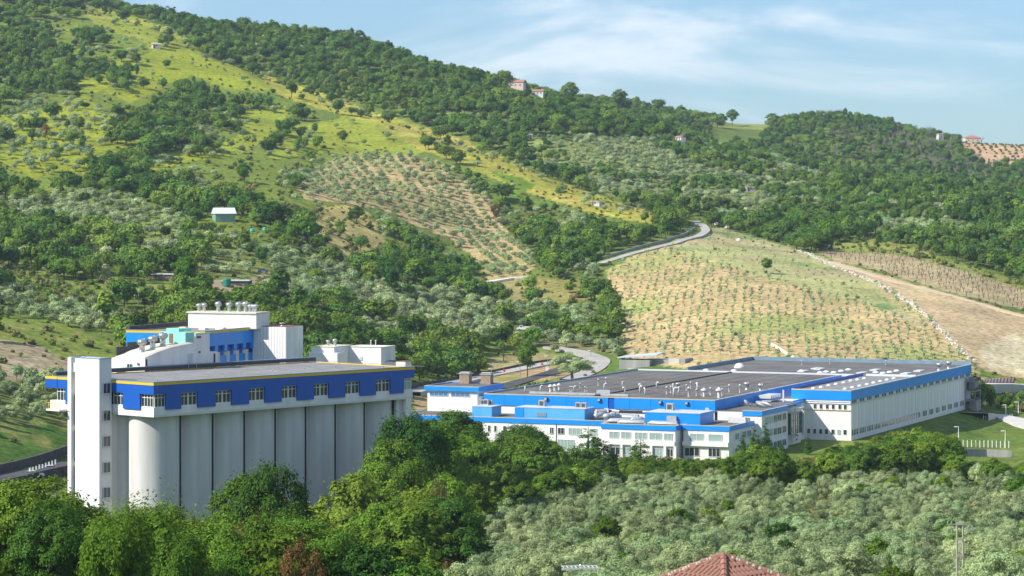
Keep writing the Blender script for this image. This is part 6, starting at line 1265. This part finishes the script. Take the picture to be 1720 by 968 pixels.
def stuff(name, label, cat, items, meshes):
    n = len(items); me = bpy.data.meshes.new(name); me.vertices.add(n); me.vertices.foreach_set('co', np.array([(t[1], t[2], t[3] - .1) for t in items], np.float32).ravel())
    hb = [max(v.co.z for v in m.vertices) for m in meshes]; rs = np.random.RandomState(hash_(name)); idx = rs.randint(0, len(meshes), n)
    for nm, ty, val in (('scl', 'FLOAT_VECTOR', np.array([(t[4] / hb[i] * q, t[4] / hb[i] * q, t[4] / hb[i]) for t, i, q in zip(items, idx, rs.uniform(.72, 1.25, n))], np.float32).ravel()), ('rot', 'FLOAT', rs.uniform(0, 6.28, n).astype(np.float32)), ('pick', 'INT', idx.astype(np.int32))):
        a = me.attributes.new(nm, ty, 'POINT'); a.data.foreach_set('vector' if ty == 'FLOAT_VECTOR' else 'value', val)
    c = bpy.data.collections.new('zz_' + name)
    for i, m in enumerate(meshes): o = bpy.data.objects.new('%s_%02d' % (name, i), m); c.objects.link(o)
    ng = bpy.data.node_groups.new(name, 'GeometryNodeTree'); ng.interface.new_socket('Geometry', in_out='INPUT', socket_type='NodeSocketGeometry'); ng.interface.new_socket('Geometry', in_out='OUTPUT', socket_type='NodeSocketGeometry')
    A = lambda t, **k: N(ng, t, **k)
    gi, go_ = A('NodeGroupInput'), A('NodeGroupOutput'); iop = A('GeometryNodeInstanceOnPoints'); ci = A('GeometryNodeCollectionInfo'); ci.inputs['Collection'].default_value = c; ci.inputs['Separate Children'].default_value = True; ci.inputs['Reset Children'].default_value = True
    na = []
    for nm, dt in (('scl', 'FLOAT_VECTOR'), ('rot', 'FLOAT'), ('pick', 'INT')): q = A('GeometryNodeInputNamedAttribute', data_type=dt); q.inputs['Name'].default_value = nm; na.append(q)
    cx = A('ShaderNodeCombineXYZ'); l = ng.links.new; l(gi.outputs[0], iop.inputs['Points']); l(ci.outputs[0], iop.inputs['Instance']); iop.inputs['Pick Instance'].default_value = True
    l(na[2].outputs[0], iop.inputs['Instance Index']); l(na[1].outputs[0], cx.inputs[2]); e2r = A('FunctionNodeEulerToRotation'); l(cx.outputs[0], e2r.inputs[0]); l(e2r.outputs[0], iop.inputs['Rotation']); l(na[0].outputs[0], iop.inputs['Scale']); l(iop.outputs[0], go_.inputs[0])
    o = link(name, me); o.modifiers.new('instances', 'NODES').node_group = ng; tag(o, label, cat, kind='stuff'); return o
REST = {}
vi = 0
for k, lst in TR.items():
    if k == 'scrub': REST['scrub'] = lst; continue
    lst.sort(key=lambda t: (0 if vis(t) else 1, t[2] / max(t[4], 1) if k not in ('broad', 'olive', 'young') else t[2])); lim = LIM[k]
    for t in lst[:lim]:
        lb, gr = where(t[0], t[1], t[2], t[4]); vi += 1; rz_ = R.uniform(0, 6.28)
        if k == 'vine': o = thing('fruit_vine', (t[1], t[2], t[3]), rz_, lb, 'fruit tree', gr, t[4] / 1.9); link('trunk', VINE[vi % 3], o)
        else: plant(t[0], t[1], t[2], t[3], t[4], lb, gr, vi, rz_, R.uniform(.85, 1.15) * (1.0 if t[0] != 'upright' else .9) * (1 if t[4] < 9 else .9))
    if lst[lim:]: REST.setdefault({'rust': 'rust'}.get(k, k), []).extend(lst[lim:])
br_ = [t for t in REST['broad'] if t[0] == 'bright' and t[2] >= 700]; REST['broad'] = [t for t in REST['broad'] if t[0] != 'bright' or t[2] < 700]
if br_: stuff('bright_woodland', 'brighter green trees and bushes mixed into the slope behind the silos', 'woodland', br_, FAR['bright'])
nb_ = [t for t in REST['broad'] if t[2] < 700]; REST['broad'] = [t for t in REST['broad'] if t[2] >= 700]; no_ = [t for t in REST['olive'] if t[2] < 700]; REST['olive'] = [t for t in REST['olive'] if t[2] >= 700]
if nb_: stuff('foreground_trees', 'further leafy trees filling the belt between the grove and the factory', 'trees', nb_, [p_[0] for p_ in PROTO['broad'] + PROTO['bright']])
if no_: stuff('front_olive_grove', 'the remaining silvery olives closing the far side of the front grove', 'olive grove', no_, [p_[0] for p_ in PROTO['olive']])
if REST.get('broad'): stuff('woodland', 'dense green woodland covering the hills behind the valley', 'woodland', REST['broad'], FAR['broad'])
if REST.get('olive'): stuff('olive_grove', 'distant silvery olive trees spread over the hillsides', 'olive grove', REST['olive'], FAR['olive'])
if REST.get('young'): stuff('young_olive_planting', 'further small olives filling the tan field behind the factory', 'olive saplings', REST['young'], FAR['young'])
if REST.get('upright'): stuff('shrub_thicket', 'more shrubs filling the foreground thicket', 'shrubs', REST['upright'], FAR['broad'])
if REST.get('vine'): stuff('fruit_planting', 'more bare fruit trees', 'fruit trees', REST['vine'], VINE)
# ground shrubs and tufts everywhere between the trees
def tufts(y0, y1, s, seed, hs, dens, cond):
    x, y = jgrid(y0, y1, s, seed, 120); z = H(x, y); px = px_of(x, y); py = py_of(z, y); zi = zone_of(px, py, y); rs = np.random.RandomState(seed); u = rs.rand(len(x)); vt = np.array(['forest'] + VT, dtype=object)[zi + 1]
    p = np.select([vt == v for v in dens], list(dens.values()), 0.0); nz = .5 + 1.4 * fbm(x / 20, y / 20, seed, 3)
    ok = (u < p * nz * 1.3) & ~in_fp(x, y, 1) & cond(px, y)
    if (y0 < 1500): ok[ok] &= ~near_road(x[ok], y[ok], .2)
    return [('scrub', a, b, c, d) for a, b, c, d in zip(x[ok], y[ok], z[ok], rs.uniform(*hs, len(x))[ok])]
sc = REST.get('scrub', [])
sc += tufts(225, 690, 2.4, 301, (.6, 1.8), {'forest': .7, 'grove': .22, 'left_bank': .1}, lambda px, y: ~((px > 1590) & (y > 690)))
sc += tufts(690, 1500, 4.0, 302, (.5, 1.4), {'forest': .6, 'olive': .4, 'mixed': .35, 'scatolive': .25, 'sparse': .22, 'bank': .3, 'orchard': .10, 'young': .03, 'sparseyoung': .05, 'scrub': .4, 'hedge': .6}, lambda px, y: ~((y < 860) & (px > 1440)))
sc += tufts(1500, 2300, 6.0, 303, (.6, 1.6), {'mixed': .35, 'scatolive': .3, 'sparse': .25, 'orchard': .1, 'olivemix': .4}, lambda px, y: y > 0)
stuff('undergrowth', 'low bushes and weeds covering the ground between the trees', 'undergrowth', sc, FAR['scrub'])
# grey leafless trees on the far hill
rs = np.random.RandomState(77); lst = []
for cx_, cy_, sx_, sy_, n_ in ((1405, 196, 16, 3, 16), (1530, 250, 40, 14, 60), (1620, 285, 50, 12, 50), (1460, 235, 40, 16, 25)):
    for _ in range(n_): xx, yy, zz = hit(cx_ + rs.normal() * sx_, cy_ + rs.normal() * sy_, 2250); lst.append(('dead', xx, yy, zz, rs.uniform(6, 10)))
for t in lst:
    o = thing('bare_tree', t[1:4], R.uniform(0, 6), 'leafless pale grey tree on the far right hill', 'tree', 'leafless grey trees on the far hill', t[4] / 7); link('trunk', DEAD[vi % 2], o); vi += 1
# fallen stats, for the log only
print('trees', {k: len(v) for k, v in TR.items()}, 'scrub', len(sc))
# ------------------------------------------------------------------ the air
hm = bpy.data.materials.new('haze_air'); hm.use_nodes = True; hn = hm.node_tree; hn.nodes.clear(); ho = N(hn, 'ShaderNodeOutputMaterial'); pv = N(hn, 'ShaderNodeVolumePrincipled')
pv.inputs['Color'].default_value = (.72, .86, 1, 1); pv.inputs['Density'].default_value = HAZE; pv.inputs['Anisotropy'].default_value = .3; hn.links.new(pv.outputs[0], ho.inputs['Volume']); MATS['haze_air'] = hm
if HAZE > 0:
    hz_ = MB().box(-2600, 2600, -600, 4600, -14, 330).build('haze', ['haze_air'], kind='stuff')
